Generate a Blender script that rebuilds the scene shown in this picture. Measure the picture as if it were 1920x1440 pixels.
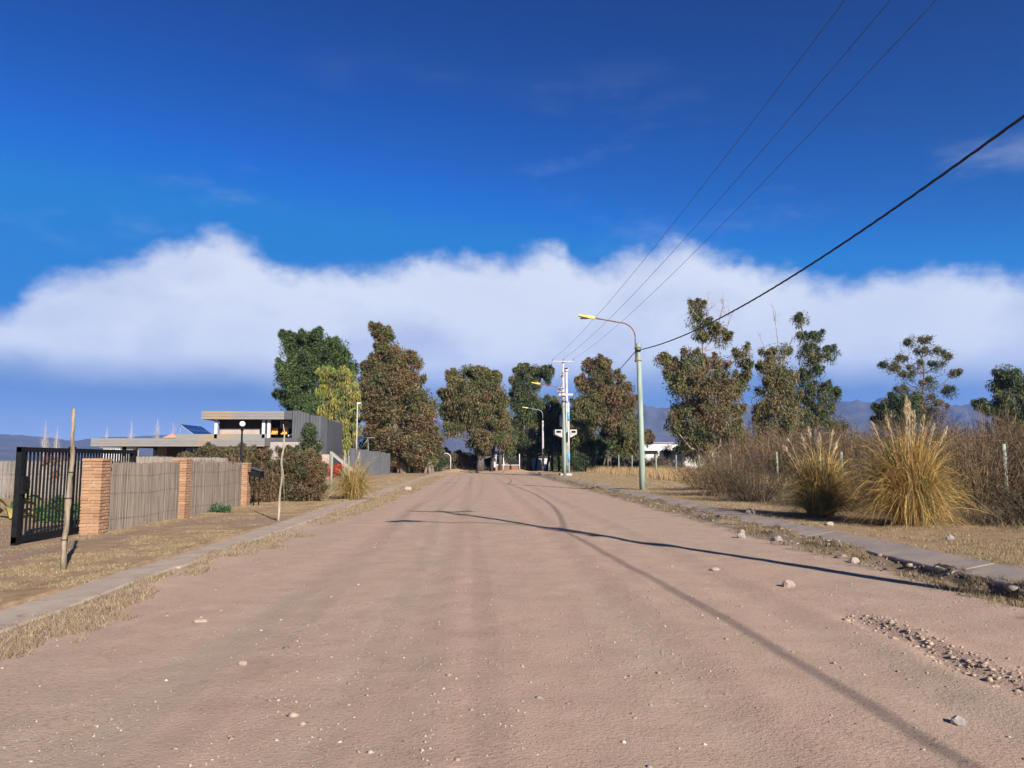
import bpy, math, random
import numpy as np
from mathutils import Vector, Matrix

for o in list(bpy.data.objects):
    bpy.data.objects.remove(o)
scene = bpy.context.scene
COL = scene.collection

# ------------------------------------------------------------------ camera
F_PX, CW, CH = 1400.0, 1920.0, 1440.0
CAM = np.array([0.0, 0.0, 1.6])
YAW, PITCH = math.radians(2.66), math.radians(5.79)
fwd = np.array([math.sin(YAW) * math.cos(PITCH), math.cos(YAW) * math.cos(PITCH), math.sin(PITCH)])
rgt = np.array([math.cos(YAW), -math.sin(YAW), 0.0])
upv = np.cross(rgt, fwd)
cam_d = bpy.data.cameras.new('camera')
cam_d.sensor_width = 36.0
cam_d.lens = 36.0 * F_PX / CW
cam_d.clip_start = 0.05
cam_d.clip_end = 30000
cam = bpy.data.objects.new('camera', cam_d)
cam.matrix_world = Matrix(((rgt[0], upv[0], -fwd[0], CAM[0]), (rgt[1], upv[1], -fwd[1], CAM[1]),
                           (rgt[2], upv[2], -fwd[2], CAM[2]), (0, 0, 0, 1)))
COL.objects.link(cam)
scene.camera = cam


def ray(px, py):
    return fwd + (px - 960) / F_PX * rgt - (py - 720) / F_PX * upv


def P(px, py, Y):
    """world point at distance Y along the road seen towards a direction"""
    r = ray(px, py)
    return CAM + r * (Y / r[1])


def G(px, py, z=0.0):
    r = ray(px, py)
    return CAM + r * ((z - CAM[2]) / r[2])


# ------------------------------------------------------------------ sky and sun
SUN_EL = math.radians(27.0)
SUN_AZ = math.atan2(0.431, -0.902)
SUN_DIR = Vector((math.sin(SUN_AZ) * math.cos(SUN_EL), math.cos(SUN_AZ) * math.cos(SUN_EL), math.sin(SUN_EL)))
EXPOSURE = 1.15
SKY_STRENGTH = 0.10
SUN_STRENGTH = 5.0

world = bpy.data.worlds.new('World')
scene.world = world
world.use_nodes = True
wt = world.node_tree
wt.nodes.clear()


def wn(kind, **kw):
    n = wt.nodes.new(kind)
    for k, v in kw.items():
        setattr(n, k, v)
    return n


def wmath(op, a, b=None, c=None, clamp=False):
    n = wn('ShaderNodeMath', operation=op, use_clamp=clamp)
    for i, v in enumerate((a, b, c)):
        if v is None:
            continue
        if isinstance(v, (int, float)):
            n.inputs[i].default_value = v
        else:
            wt.links.new(v, n.inputs[i])
    return n.outputs[0]


def wramp(v, a, b, lo=0.0, hi=1.0):
    n = wn('ShaderNodeMapRange', interpolation_type='SMOOTHSTEP')
    wt.links.new(v, n.inputs[0])
    for i, q in enumerate((a, b, lo, hi)):
        n.inputs[i + 1].default_value = q
    return n.outputs[0]


def wmix(f, a, b):
    n = wn('ShaderNodeMix', data_type='RGBA')
    if isinstance(f, (int, float)):
        n.inputs[0].default_value = f
    else:
        wt.links.new(f, n.inputs[0])
    for i, v in ((6, a), (7, b)):
        if isinstance(v, tuple):
            n.inputs[i].default_value = (*v, 1)
        else:
            wt.links.new(v, n.inputs[i])
    return n.outputs[2]


sky = wn('ShaderNodeTexSky', sky_type='NISHITA', sun_disc=False, sun_elevation=SUN_EL, sun_rotation=SUN_AZ,
         altitude=900.0, air_density=1.0, dust_density=0.3, ozone_density=2.0)
tc = wn('ShaderNodeTexCoord')
sep = wn('ShaderNodeSeparateXYZ')
wt.links.new(tc.outputs['Generated'], sep.inputs[0])
el = wmath('ARCSINE', sep.outputs[2])
az = wmath('ARCTAN2', sep.outputs[0], sep.outputs[1])
# deep clear-air blue of a dry highland sky
tint = wn('ShaderNodeMix', data_type='RGBA', blend_type='MULTIPLY')
tint.inputs[0].default_value = 1.0
hs = wn('ShaderNodeHueSaturation')
hs.inputs['Saturation'].default_value = 1.45
wt.links.new(sky.outputs[0], hs.inputs['Color'])
wt.links.new(hs.outputs[0], tint.inputs[6])
tint.inputs[7].default_value = (0.62, 0.80, 1.0, 1)
gam = wn('ShaderNodeGamma')
gam.inputs['Gamma'].default_value = 2.0
wt.links.new(tint.outputs[2], gam.inputs['Color'])
bl = wn('ShaderNodeMix', data_type='RGBA', blend_type='MULTIPLY', clamp_result=False)
bl.inputs[0].default_value = 1.0
wt.links.new(gam.outputs[0], bl.inputs[6])
GK = 1.7 * (0.10 * 2 ** 0.45) ** 2 / (SKY_STRENGTH * 2 ** EXPOSURE)
bl.inputs[7].default_value = (GK * 0.03, GK * 1.85, GK * 0.84, 1)
cap = wn('ShaderNodeMix', data_type='RGBA', blend_type='DARKEN')
cap.inputs[0].default_value = 1.0
wt.links.new(bl.outputs[2], cap.inputs[6])
cap.inputs[7].default_value = tuple(c / (SKY_STRENGTH * 2 ** EXPOSURE) for c in (0.024, 0.195, 0.62)) + (1,)
blue = cap.outputs[2]


def noise_w(scale, detail, rough, zs=1.0, off=0.0):
    mp = wn('ShaderNodeMapping')
    mp.inputs['Scale'].default_value = (1, 1, zs)
    mp.inputs['Location'].default_value = (off, off * 0.7, off * 0.3)
    wt.links.new(tc.outputs['Generated'], mp.inputs[0])
    n = wn('ShaderNodeTexNoise')
    n.inputs['Scale'].default_value = scale
    n.inputs['Detail'].default_value = detail
    n.inputs['Roughness'].default_value = rough
    wt.links.new(mp.outputs[0], n.inputs[0])
    return n.outputs[0]


# crest line of the cloud bank, mirrored on round the whole horizon
crest_px = [(-260, 600), (-120, 600), (0, 590), (60, 545), (110, 520), (200, 500), (280, 470), (340, 448), (420, 444), (480, 468),
            (520, 496), (600, 505), (700, 500), (790, 486), (900, 489), (960, 492), (1000, 474), (1045, 462),
            (1080, 492), (1130, 493), (1200, 468), (1280, 454), (1360, 478), (1440, 500), (1490, 508), (1540, 530),
            (1590, 530), (1650, 512), (1780, 511), (1920, 516), (2050, 520), (2200, 540)]
fc = wn('ShaderNodeFloatCurve')
cv = fc.mapping.curves[0]
A0, AR = -math.pi / 4, math.pi / 2
pts = []
for px, py in crest_px:
    r = ray(px, py)
    r = r / np.linalg.norm(r)
    pts.append(((math.atan2(r[0], r[1]) - A0) / AR, math.asin(r[2]) / 0.6))
pts = [p for p in pts if 0.01 < p[0] < 0.99]
cv.points[0].location = (0.0, pts[0][1])
cv.points[1].location = (1.0, pts[-1][1])
for p in pts:
    cv.points.new(*p)
fc.mapping.update()
pp = wmath('PINGPONG', wmath('SUBTRACT', az, A0), AR)
wt.links.new(wmath('DIVIDE', pp, AR), fc.inputs['Value'])
crest = wmath('ADD', wmath('MULTIPLY', fc.outputs[0], 0.6), 0.004)
n_big = noise_w(7.0, 6.0, 0.55, 1.6)
n_fine = noise_w(26.0, 6.0, 0.6, 1.4, 3.1)
n_soft = noise_w(3.0, 4.0, 0.5, 2.0, 7.7)
wob = wmath('ADD', wmath('MULTIPLY', wmath('SUBTRACT', n_big, 0.5), 0.028),
            wmath('MULTIPLY', wmath('SUBTRACT', n_fine, 0.5), 0.050))
depth_in = wmath('ADD', wmath('SUBTRACT', crest, el), wob)       # how far below the crest
edge = wmath('MULTIPLY', wramp(depth_in, -0.010, 0.030), wramp(n_soft, 0.2, 0.55, 0.86, 0.99))
base_w = wmath('ADD', el, wmath('ADD', wmath('MULTIPLY', wmath('SUBTRACT', n_soft, 0.5), 0.07),
                                wmath('MULTIPLY', wmath('SUBTRACT', n_big, 0.5), 0.06)))
base = wramp(base_w, 0.072, 0.132)
# thin high wisps
wisp_m = wmath('MULTIPLY', wramp(noise_w(2.2, 7.0, 0.62, 3.0, 12.3), 0.54, 0.78, 0.0, 0.30), wramp(el, 0.20, 0.30))
wisp_m = wmath('MULTIPLY', wisp_m, wramp(el, 0.32, 0.55, 1.0, 0.0))
alpha = wmath('MAXIMUM', edge, wisp_m)
k = 1.0 / (SKY_STRENGTH * 2 ** EXPOSURE)
lit = tuple(c * k for c in (0.80, 0.84, 0.93))
shade = tuple(c * k for c in (0.42, 0.49, 0.74))
under = tuple(c * k for c in (0.14, 0.245, 0.475))
rim = tuple(c * k for c in (0.40, 0.49, 0.74))
shade_f = wmath('ADD', wmath('MULTIPLY', wramp(depth_in, 0.05, 0.26), 0.62), wmath('MULTIPLY', wmath('SUBTRACT', n_soft, 0.5), 1.9))
shade_f = wmath('ADD', shade_f, wmath('MULTIPLY', wmath('SUBTRACT', n_big, 0.5), 2.0), clamp=True)
cloud = wmix(shade_f, lit, shade)
cloud = wmix(base, under, cloud)
cloud = wmix(wramp(el, 0.015, 0.085, 0.9, 0.0), cloud, rim)
final = wmix(alpha, blue, cloud)
bg = wn('ShaderNodeBackground')
bg.inputs['Strength'].default_value = SKY_STRENGTH
wt.links.new(final, bg.inputs['Color'])
wo = wn('ShaderNodeOutputWorld')
wt.links.new(bg.outputs[0], wo.inputs['Surface'])

sun_d = bpy.data.lights.new('sun', 'SUN')
sun_d.energy = SUN_STRENGTH
sun_d.angle = math.radians(0.53)
sun_d.color = (1.0, 0.94, 0.87)
sun = bpy.data.objects.new('sun', sun_d)
sun.rotation_euler = SUN_DIR.to_track_quat('Z', 'Y').to_euler()
sun.location = (20, -40, 30)
COL.objects.link(sun)

scene.view_settings.view_transform = 'Standard'
scene.view_settings.look = 'None'
scene.view_settings.exposure = EXPOSURE
scene.view_settings.gamma = 1.0
scene.view_settings.use_curve_mapping = False
scene.render.engine = 'CYCLES'
scene.cycles.use_denoising = True
scene.cycles.max_bounces = 5
scene.cycles.transparent_max_bounces = 4
scene.cycles.volume_bounces = 0
scene.cycles.diffuse_bounces = 3
scene.cycles.glossy_bounces = 2
scene.cycles.transmission_bounces = 3

# ------------------------------------------------------------------ helpers
RNG = np.random.default_rng(7)
random.seed(7)


def tag(o, label=None, cat=None, group=None, kind=None):
    if label:
        o['label'] = label
    if cat:
        o['category'] = cat
    if group:
        o['group'] = group
    if kind:
        o['kind'] = kind
    return o


def link(name, me, mat=None, parent=None, loc=None):
    o = bpy.data.objects.new(name, me)
    COL.objects.link(o)
    if mat is not None and me is not None and not me.materials:
        me.materials.append(mat)
    if parent is not None:
        o.parent = parent
        if loc is None:
            pl = parent.location
            if parent.parent is not None:
                pl = pl + parent.parent.location
            o.location = -pl        # meshes are written in world coordinates; parents are only moved, never turned
        else:
            o.location = loc
    elif loc is not None:
        o.location = loc
    return o


def empty(name, loc, label=None, cat=None, group=None):
    o = bpy.data.objects.new(name, None)
    o.location = tuple(float(v) for v in loc)
    o.empty_display_size = 0.2
    COL.objects.link(o)
    return tag(o, label, cat, group)


def np_mesh(name, V, F, C=None, smooth=False):
    """fast mesh from arrays; F is (m,3) or (m,4); C per-vertex rgb"""
    V = np.asarray(V, np.float32)
    F = np.asarray(F, np.int32)
    me = bpy.data.meshes.new(name)
    m, s = F.shape
    me.vertices.add(len(V))
    me.vertices.foreach_set('co', V.ravel())
    me.loops.add(m * s)
    me.loops.foreach_set('vertex_index', F.ravel())
    me.polygons.add(m)
    me.polygons.foreach_set('loop_start', np.arange(0, m * s, s, dtype=np.int32))
    me.polygons.foreach_set('loop_total', np.full(m, s, np.int32))
    if smooth:
        me.polygons.foreach_set('use_smooth', np.ones(m, bool))
    if C is not None:
        a = me.color_attributes.new('Col', 'FLOAT_COLOR', 'POINT')
        c4 = np.ones((len(V), 4), np.float32)
        c4[:, :3] = C
        a.data.foreach_set('color', c4.ravel())
    me.update(calc_edges=True)
    return me


class MB:
    def __init__(self):
        self.v, self.f, self.sm = [], [], []

    def add(self, vs, fs, smooth=False):
        b = len(self.v)
        self.v += [tuple(float(c) for c in q) for q in vs]
        self.f += [tuple(i + b for i in f) for f in fs]
        self.sm += [smooth] * len(fs)
        return self

    def box(self, x0, x1, y0, y1, z0, z1):
        x0, x1 = min(x0, x1), max(x0, x1)
        z0, z1 = min(z0, z1), max(z0, z1)
        vs = [(x0, y0, z0), (x1, y0, z0), (x1, y1, z0), (x0, y1, z0), (x0, y0, z1), (x1, y0, z1), (x1, y1, z1), (x0, y1, z1)]
        return self.add(vs, [(0, 3, 2, 1), (4, 5, 6, 7), (0, 1, 5, 4), (1, 2, 6, 5), (2, 3, 7, 6), (3, 0, 4, 7)])

    def obox(self, p, ax, ay, az_):
        """box from corner p spanned by three vectors"""
        p, ax, ay, az_ = map(np.array, (p, ax, ay, az_))
        vs = [p, p + ax, p + ax + ay, p + ay, p + az_, p + ax + az_, p + ax + ay + az_, p + ay + az_]
        return self.add(vs, [(0, 3, 2, 1), (4, 5, 6, 7), (0, 1, 5, 4), (1, 2, 6, 5), (2, 3, 7, 6), (3, 0, 4, 7)])

    def tube(self, path, radii, n=8, smooth=True, caps=True):
        path = [np.array(p, float) for p in path]
        if np.isscalar(radii):
            radii = [radii] * len(path)
        vs, fs = [], []
        ref = np.array([0.0, 0.0, 1.0])
        d0 = path[1] - path[0]
        if abs(d0[2]) > 0.9 * np.linalg.norm(d0):
            ref = np.array([1.0, 0.0, 0.0])
        a = None
        for i, p in enumerate(path):
            t = path[min(i + 1, len(path) - 1)] - path[max(i - 1, 0)]
            t = t / (np.linalg.norm(t) + 1e-9)
            if a is None:
                a = np.cross(t, ref)
            a = a - t * np.dot(a, t)
            a = a / (np.linalg.norm(a) + 1e-9)
            b = np.cross(t, a)
            for j in range(n):
                th = 2 * math.pi * j / n
                vs.append(p + radii[i] * (math.cos(th) * a + math.sin(th) * b))
        for i in range(len(path) - 1):
            for j in range(n):
                fs.append((i * n + j, i * n + (j + 1) % n, (i + 1) * n + (j + 1) % n, (i + 1) * n + j))
        self.add(vs, fs, smooth)
        if caps:
            k0 = len(self.v) - len(vs)
            self.f.append(tuple(k0 + j for j in reversed(range(n))))
            self.f.append(tuple(k0 + (len(path) - 1) * n + j for j in range(n)))
            self.sm += [False, False]
        return self

    def lathe(self, c, prof, n=14):
        """prof: list of (r, z) about a vertical axis through c"""
        vs, fs = [], []
        for r, z in prof:
            for j in range(n):
                th = 2 * math.pi * j / n
                vs.append((c[0] + r * math.cos(th), c[1] + r * math.sin(th), c[2] + z))
        for i in range(len(prof) - 1):
            for j in range(n):
                fs.append((i * n + j, i * n + (j + 1) % n, (i + 1) * n + (j + 1) % n, (i + 1) * n + j))
        fs.append(tuple(reversed(range(n))))
        fs.append(tuple((len(prof) - 1) * n + j for j in range(n)))
        return self.add(vs, fs, True)

    def mesh(self, name):
        me = bpy.data.meshes.new(name)
        me.from_pydata(self.v, [], self.f)
        me.polygons.foreach_set('use_smooth', self.sm)
        me.update()
        return me

    def build(self, name, mat, parent=None, loc=None):
        return link(name, self.mesh(name), mat, parent, loc)


def _hash(ix, iy, seed):
    h = (ix.astype(np.int64) * 374761393 + iy.astype(np.int64) * 668265263 + seed * 1442695041) & 0xFFFFFFFF
    h = ((h ^ (h >> 13)) * 1274126177) & 0xFFFFFFFF
    return ((h ^ (h >> 16)) & 0xFFFF) / 65535.0


def vnoise(x, y, seed=0):
    x, y = np.asarray(x, float), np.asarray(y, float)
    ix, iy = np.floor(x), np.floor(y)
    fx, fy = x - ix, y - iy
    fx, fy = fx * fx * (3 - 2 * fx), fy * fy * (3 - 2 * fy)
    ix, iy = ix.astype(np.int64), iy.astype(np.int64)
    a, b = _hash(ix, iy, seed), _hash(ix + 1, iy, seed)
    c, d = _hash(ix, iy + 1, seed), _hash(ix + 1, iy + 1, seed)
    return (a * (1 - fx) + b * fx) * (1 - fy) + (c * (1 - fx) + d * fx) * fy


def fbm(x, y, octs=4, seed=0):
    s, a, t = 0.0, 1.0, 0.0
    for i in range(octs):
        s = s + a * vnoise(np.asarray(x) * 2 ** i, np.asarray(y) * 2 ** i, seed + i * 17)
        t += a
        a *= 0.5
    return s / t


def sstep(x, a, b):
    t = np.clip((np.asarray(x, float) - a) / (b - a), 0, 1)
    return t * t * (3 - 2 * t)


def unit(v):
    return v / (np.linalg.norm(v, axis=-1, keepdims=True) + 1e-9)


def ribbons(paths, widths, sides):
    """paths (n,k,3), widths (n,k), sides (n,3) -> V, quads"""
    n, kk, _ = paths.shape
    off = sides[:, None, :] * widths[..., None] * 0.5
    V = np.stack([paths - off, paths + off], 2).reshape(n * kk * 2, 3)
    i = (np.arange(n)[:, None] * kk + np.arange(kk - 1)[None]) * 2
    F = np.stack([i, i + 1, i + 3, i + 2], -1).reshape(-1, 4)
    return V, F


# ------------------------------------------------------------------ materials
def nodes_of(name):
    m = bpy.data.materials.new(name)
    m.use_nodes = True
    t = m.node_tree
    return m, t, t.nodes['Principled BSDF']


def nd(t, kind, **kw):
    n = t.nodes.new(kind)
    for k_, v in kw.items():
        setattr(n, k_, v)
    return n


def noise_n(t, scale, detail=4, rough=0.55, vec=None, vscale=None):
    n = nd(t, 'ShaderNodeTexNoise')
    n.inputs['Scale'].default_value = scale
    n.inputs['Detail'].default_value = detail
    n.inputs['Roughness'].default_value = rough
    if vec is not None:
        if vscale is not None:
            mp = nd(t, 'ShaderNodeMapping')
            mp.inputs['Scale'].default_value = vscale
            t.links.new(vec, mp.inputs[0])
            vec = mp.outputs[0]
        t.links.new(vec, n.inputs['Vector'])
    return n.outputs[0]


def ramp_n(t, fac, stops):
    r = nd(t, 'ShaderNodeValToRGB')
    e = r.color_ramp.elements
    while len(e) > 1:
        e.remove(e[-1])
    e[0].position, e[0].color = stops[0][0], (*stops[0][1], 1)
    for p, c in stops[1:]:
        q = e.new(p)
        q.color = (*c, 1)
    t.links.new(fac, r.inputs[0])
    return r.outputs[0]


def mix_n(t, f, a, b, mode='MIX'):
    n = nd(t, 'ShaderNodeMix', data_type='RGBA', blend_type=mode)
    if isinstance(f, (int, float)):
        n.inputs[0].default_value = f
    else:
        t.links.new(f, n.inputs[0])
    for i, v in ((6, a), (7, b)):
        if isinstance(v, tuple):
            n.inputs[i].default_value = (*v, 1)
        else:
            t.links.new(v, n.inputs[i])
    return n.outputs[2]


def mr_n(t, v, a, b, lo=0.0, hi=1.0):
    n = nd(t, 'ShaderNodeMapRange', interpolation_type='SMOOTHSTEP')
    t.links.new(v, n.inputs[0])
    for i, q in enumerate((a, b, lo, hi)):
        n.inputs[i + 1].default_value = q
    return n.outputs[0]


def bump_n(t, bs, h, dist, strength=1.0, prev=None):
    b = nd(t, 'ShaderNodeBump')
    b.inputs['Distance'].default_value = dist
    b.inputs['Strength'].default_value = strength
    t.links.new(h, b.inputs['Height'])
    if prev is not None:
        t.links.new(prev, b.inputs['Normal'])
    t.links.new(b.outputs[0], bs.inputs['Normal'])
    return b.outputs[0]


def mat_plain(name, c1, c2=None, scale=3.0, rough=0.8, metal=0.0, bump=0.0, vscale=None, lo=0.35, hi=0.65, spec=0.3, detail=5):
    m, t, bs = nodes_of(name)
    co = nd(t, 'ShaderNodeTexCoord').outputs['Object']
    n = noise_n(t, scale, detail, 0.6, co, vscale)
    if c2 is None:
        c2 = tuple(x * 0.75 for x in c1)
    t.links.new(ramp_n(t, n, [(lo, c1), (hi, c2)]), bs.inputs['Base Color'])
    bs.inputs['Roughness'].default_value = rough
    bs.inputs['Metallic'].default_value = metal
    bs.inputs['Specular IOR Level'].default_value = spec
    if bump:
        bump_n(t, bs, n, bump)
    return m


def mat_attr(name, rough=0.7, trans=0.0, spec=0.2):
    """colour from the mesh's own leaf / blade / stone colours"""
    m, t, bs = nodes_of(name)
    a = nd(t, 'ShaderNodeAttribute', attribute_name='Col')
    t.links.new(a.outputs['Color'], bs.inputs['Base Color'])
    bs.inputs['Roughness'].default_value = rough
    bs.inputs['Specular IOR Level'].default_value = spec
    if trans:
        tr = nd(t, 'ShaderNodeBsdfTranslucent')
        t.links.new(a.outputs['Color'], tr.inputs['Color'])
        mx = nd(t, 'ShaderNodeMixShader')
        mx.inputs[0].default_value = trans
        t.links.new(bs.outputs[0], mx.inputs[1])
        t.links.new(tr.outputs[0], mx.inputs[2])
        t.links.new(mx.outputs[0], t.nodes['Material Output'].inputs['Surface'])
    return m


M = {}
M['leaf'] = mat_attr('leaf', 0.55, 0.22, 0.3)
M['blade'] = mat_attr('blade', 0.7, 0.25, 0.2)
M['twig'] = mat_attr('twig', 0.85, 0.0, 0.1)
M['stone'] = mat_attr('stone', 0.9, 0.0, 0.15)
M['bark'] = mat_plain('bark', (0.30, 0.24, 0.19), (0.12, 0.09, 0.07), 3.0, 0.9, bump=0.03, vscale=(1, 1, 0.25))
M['bark_dark'] = mat_plain('bark_dark', (0.13, 0.10, 0.08), (0.05, 0.04, 0.03), 3.0, 0.9, bump=0.03, vscale=(1, 1, 0.25))
M['bark_pale'] = mat_plain('bark_pale', (0.42, 0.37, 0.32), (0.2, 0.16, 0.13), 4.0, 0.9, vscale=(1, 1, 0.2))
M['stake_wood'] = mat_plain('stake_wood', (0.27, 0.215, 0.145), (0.065, 0.05, 0.035), 14.0, 0.88, bump=0.02, vscale=(1, 1, 0.18), lo=0.38, hi=0.66)
M['sapling_wood'] = mat_plain('sapling_wood', (0.33, 0.29, 0.20), (0.19, 0.155, 0.10), 7.0, 0.8, bump=0.005, vscale=(1, 1, 0.25))
M['green_wood'] = mat_plain('green_wood', (0.27, 0.34, 0.275), (0.17, 0.215, 0.17), 6.0, 0.8, bump=0.006, vscale=(1, 1, 0.12))
M['post_wood'] = mat_plain('post_wood', (0.25, 0.29, 0.215), (0.14, 0.165, 0.125), 8.0, 0.85, bump=0.006, vscale=(1, 1, 0.15))
M['black_metal'] = mat_plain('black_metal', (0.006, 0.0065, 0.008), (0.010, 0.010, 0.011), 14.0, 0.6, spec=0.12)
M['rust_pipe'] = mat_plain('rust_pipe', (0.26, 0.10, 0.055), (0.13, 0.06, 0.04), 8.0, 0.75, metal=0.1)
M['grey_metal'] = mat_plain('grey_metal', (0.33, 0.34, 0.36), (0.24, 0.25, 0.27), 6.0, 0.5, metal=0.4)
M['yellow_paint'] = mat_plain('yellow_paint', (0.66, 0.43, 0.05), (0.5, 0.31, 0.04), 9.0, 0.5)
M['concrete'] = mat_plain('concrete', (0.43, 0.40, 0.375), (0.32, 0.295, 0.28), 4.0, 0.85, bump=0.004)
M['blue_paint'] = mat_plain('blue_paint', (0.14, 0.34, 0.55), (0.10, 0.26, 0.45), 5.0, 0.6)
M['white_paint'] = mat_plain('white_paint', (0.50, 0.49, 0.47), (0.40, 0.39, 0.38), 3.0, 0.6)
M['white_globe'] = mat_plain('white_globe', (0.85, 0.85, 0.84), (0.8, 0.8, 0.8), 3.0, 0.25, spec=0.5)
M['cable'] = mat_plain('cable', (0.018, 0.018, 0.020), (0.03, 0.03, 0.03), 5.0, 0.6)
M['wire'] = mat_plain('wire', (0.16, 0.17, 0.19), (0.12, 0.12, 0.14), 5.0, 0.4, metal=0.8)
M['porcelain'] = mat_plain('porcelain', (0.20, 0.10, 0.07), (0.16, 0.08, 0.06), 5.0, 0.25, spec=0.5)
M['mortar'] = mat_plain('mortar', (0.36, 0.26, 0.19), (0.26, 0.19, 0.14), 20.0, 0.95, bump=0.004)
M['fascia'] = None
M['ac_white'] = mat_plain('ac_white', (0.62, 0.62, 0.60), (0.52, 0.52, 0.50), 3.0, 0.5)
M['beige_wall'] = mat_plain('beige_wall', (0.36, 0.29, 0.235), (0.30, 0.24, 0.195), 1.5, 0.9, bump=0.003)
M['grey_wall'] = mat_plain('grey_wall', (0.30, 0.27, 0.25), (0.24, 0.22, 0.205), 1.5, 0.9, bump=0.003)
M['dark_wall'] = mat_plain('dark_wall', (0.055, 0.045, 0.038), (0.04, 0.033, 0.03), 2.0, 0.85)
M['cladding'] = mat_plain('cladding', (0.075, 0.077, 0.082), (0.058, 0.06, 0.064), 2.0, 0.6, metal=0.1, vscale=(1, 1, 0.3))
M['zinc'] = mat_plain('zinc', (0.15, 0.153, 0.16), (0.105, 0.108, 0.115), 2.5, 0.6, metal=0.2, vscale=(1, 1, 0.2))
M['orange_fabric'] = mat_plain('orange_fabric', (0.70, 0.30, 0.04), (0.55, 0.22, 0.03), 6.0, 0.8)
M['roof_slab'] = mat_plain('roof_slab', (0.16, 0.145, 0.13), (0.12, 0.11, 0.10), 2.0, 0.9)
M['brick_red'] = mat_plain('brick_red', (0.22, 0.11, 0.08), (0.16, 0.08, 0.06), 5.0, 0.9)
M['tile_roof'] = mat_plain('tile_roof', (0.45, 0.25, 0.17), (0.34, 0.18, 0.12), 3.0, 0.85)


def mat_glass_dark(name, c, rough=0.08):
    m, t, bs = nodes_of(name)
    co = nd(t, 'ShaderNodeTexCoord').outputs['Object']
    n = noise_n(t, 0.7, 3, 0.5, co)
    t.links.new(ramp_n(t, n, [(0.3, c), (0.7, tuple(q * 0.7 for q in c))]), bs.inputs['Base Color'])
    bs.inputs['Roughness'].default_value = rough
    bs.inputs['Specular IOR Level'].default_value = 0.6
    return m


M['glass'] = mat_glass_dark('glass', (0.03, 0.04, 0.055))
M['solar_cell'] = mat_glass_dark('solar_cell', (0.008, 0.016, 0.06), 0.12)


def mat_fascia():
    m, t, bs = nodes_of('fascia_boards')
    co = nd(t, 'ShaderNodeTexCoord').outputs['Object']
    n1 = noise_n(t, 0.42, 2, 0.5, co, (1, 0.3, 0.2))
    n2 = noise_n(t, 5.0, 5, 0.6, co, (0.25, 1, 6.0))
    grey = ramp_n(t, n2, [(0.3, (0.205, 0.195, 0.178)), (0.7, (0.14, 0.134, 0.124))])
    rust = ramp_n(t, n2, [(0.3, (0.32, 0.20, 0.09)), (0.7, (0.22, 0.14, 0.07))])
    t.links.new(mix_n(t, mr_n(t, n1, 0.57, 0.68, 0.0, 0.55), grey, rust), bs.inputs['Base Color'])
    bs.inputs['Roughness'].default_value = 0.85
    bump_n(t, bs, n2, 0.004)
    return m


M['fascia'] = mat_fascia()


def mat_brick():
    m, t, bs = nodes_of('brick')
    co = nd(t, 'ShaderNodeTexCoord').outputs['Object']
    oi = nd(t, 'ShaderNodeObjectInfo')
    n = noise_n(t, 18.0, 5, 0.65, co)
    base = ramp_n(t, oi.outputs['Random'], [(0.0, (0.282, 0.141, 0.069)), (0.35, (0.320, 0.172, 0.087)), (0.7, (0.367, 0.214, 0.116)), (1.0, (0.250, 0.121, 0.060))])
    t.links.new(mix_n(t, mr_n(t, n, 0.35, 0.75, 0.0, 0.6), base, (0.172, 0.096, 0.057)), bs.inputs['Base Color'])
    bs.inputs['Roughness'].default_value = 0.92
    bump_n(t, bs, n, 0.004)
    return m


M['brick'] = mat_brick()


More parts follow.
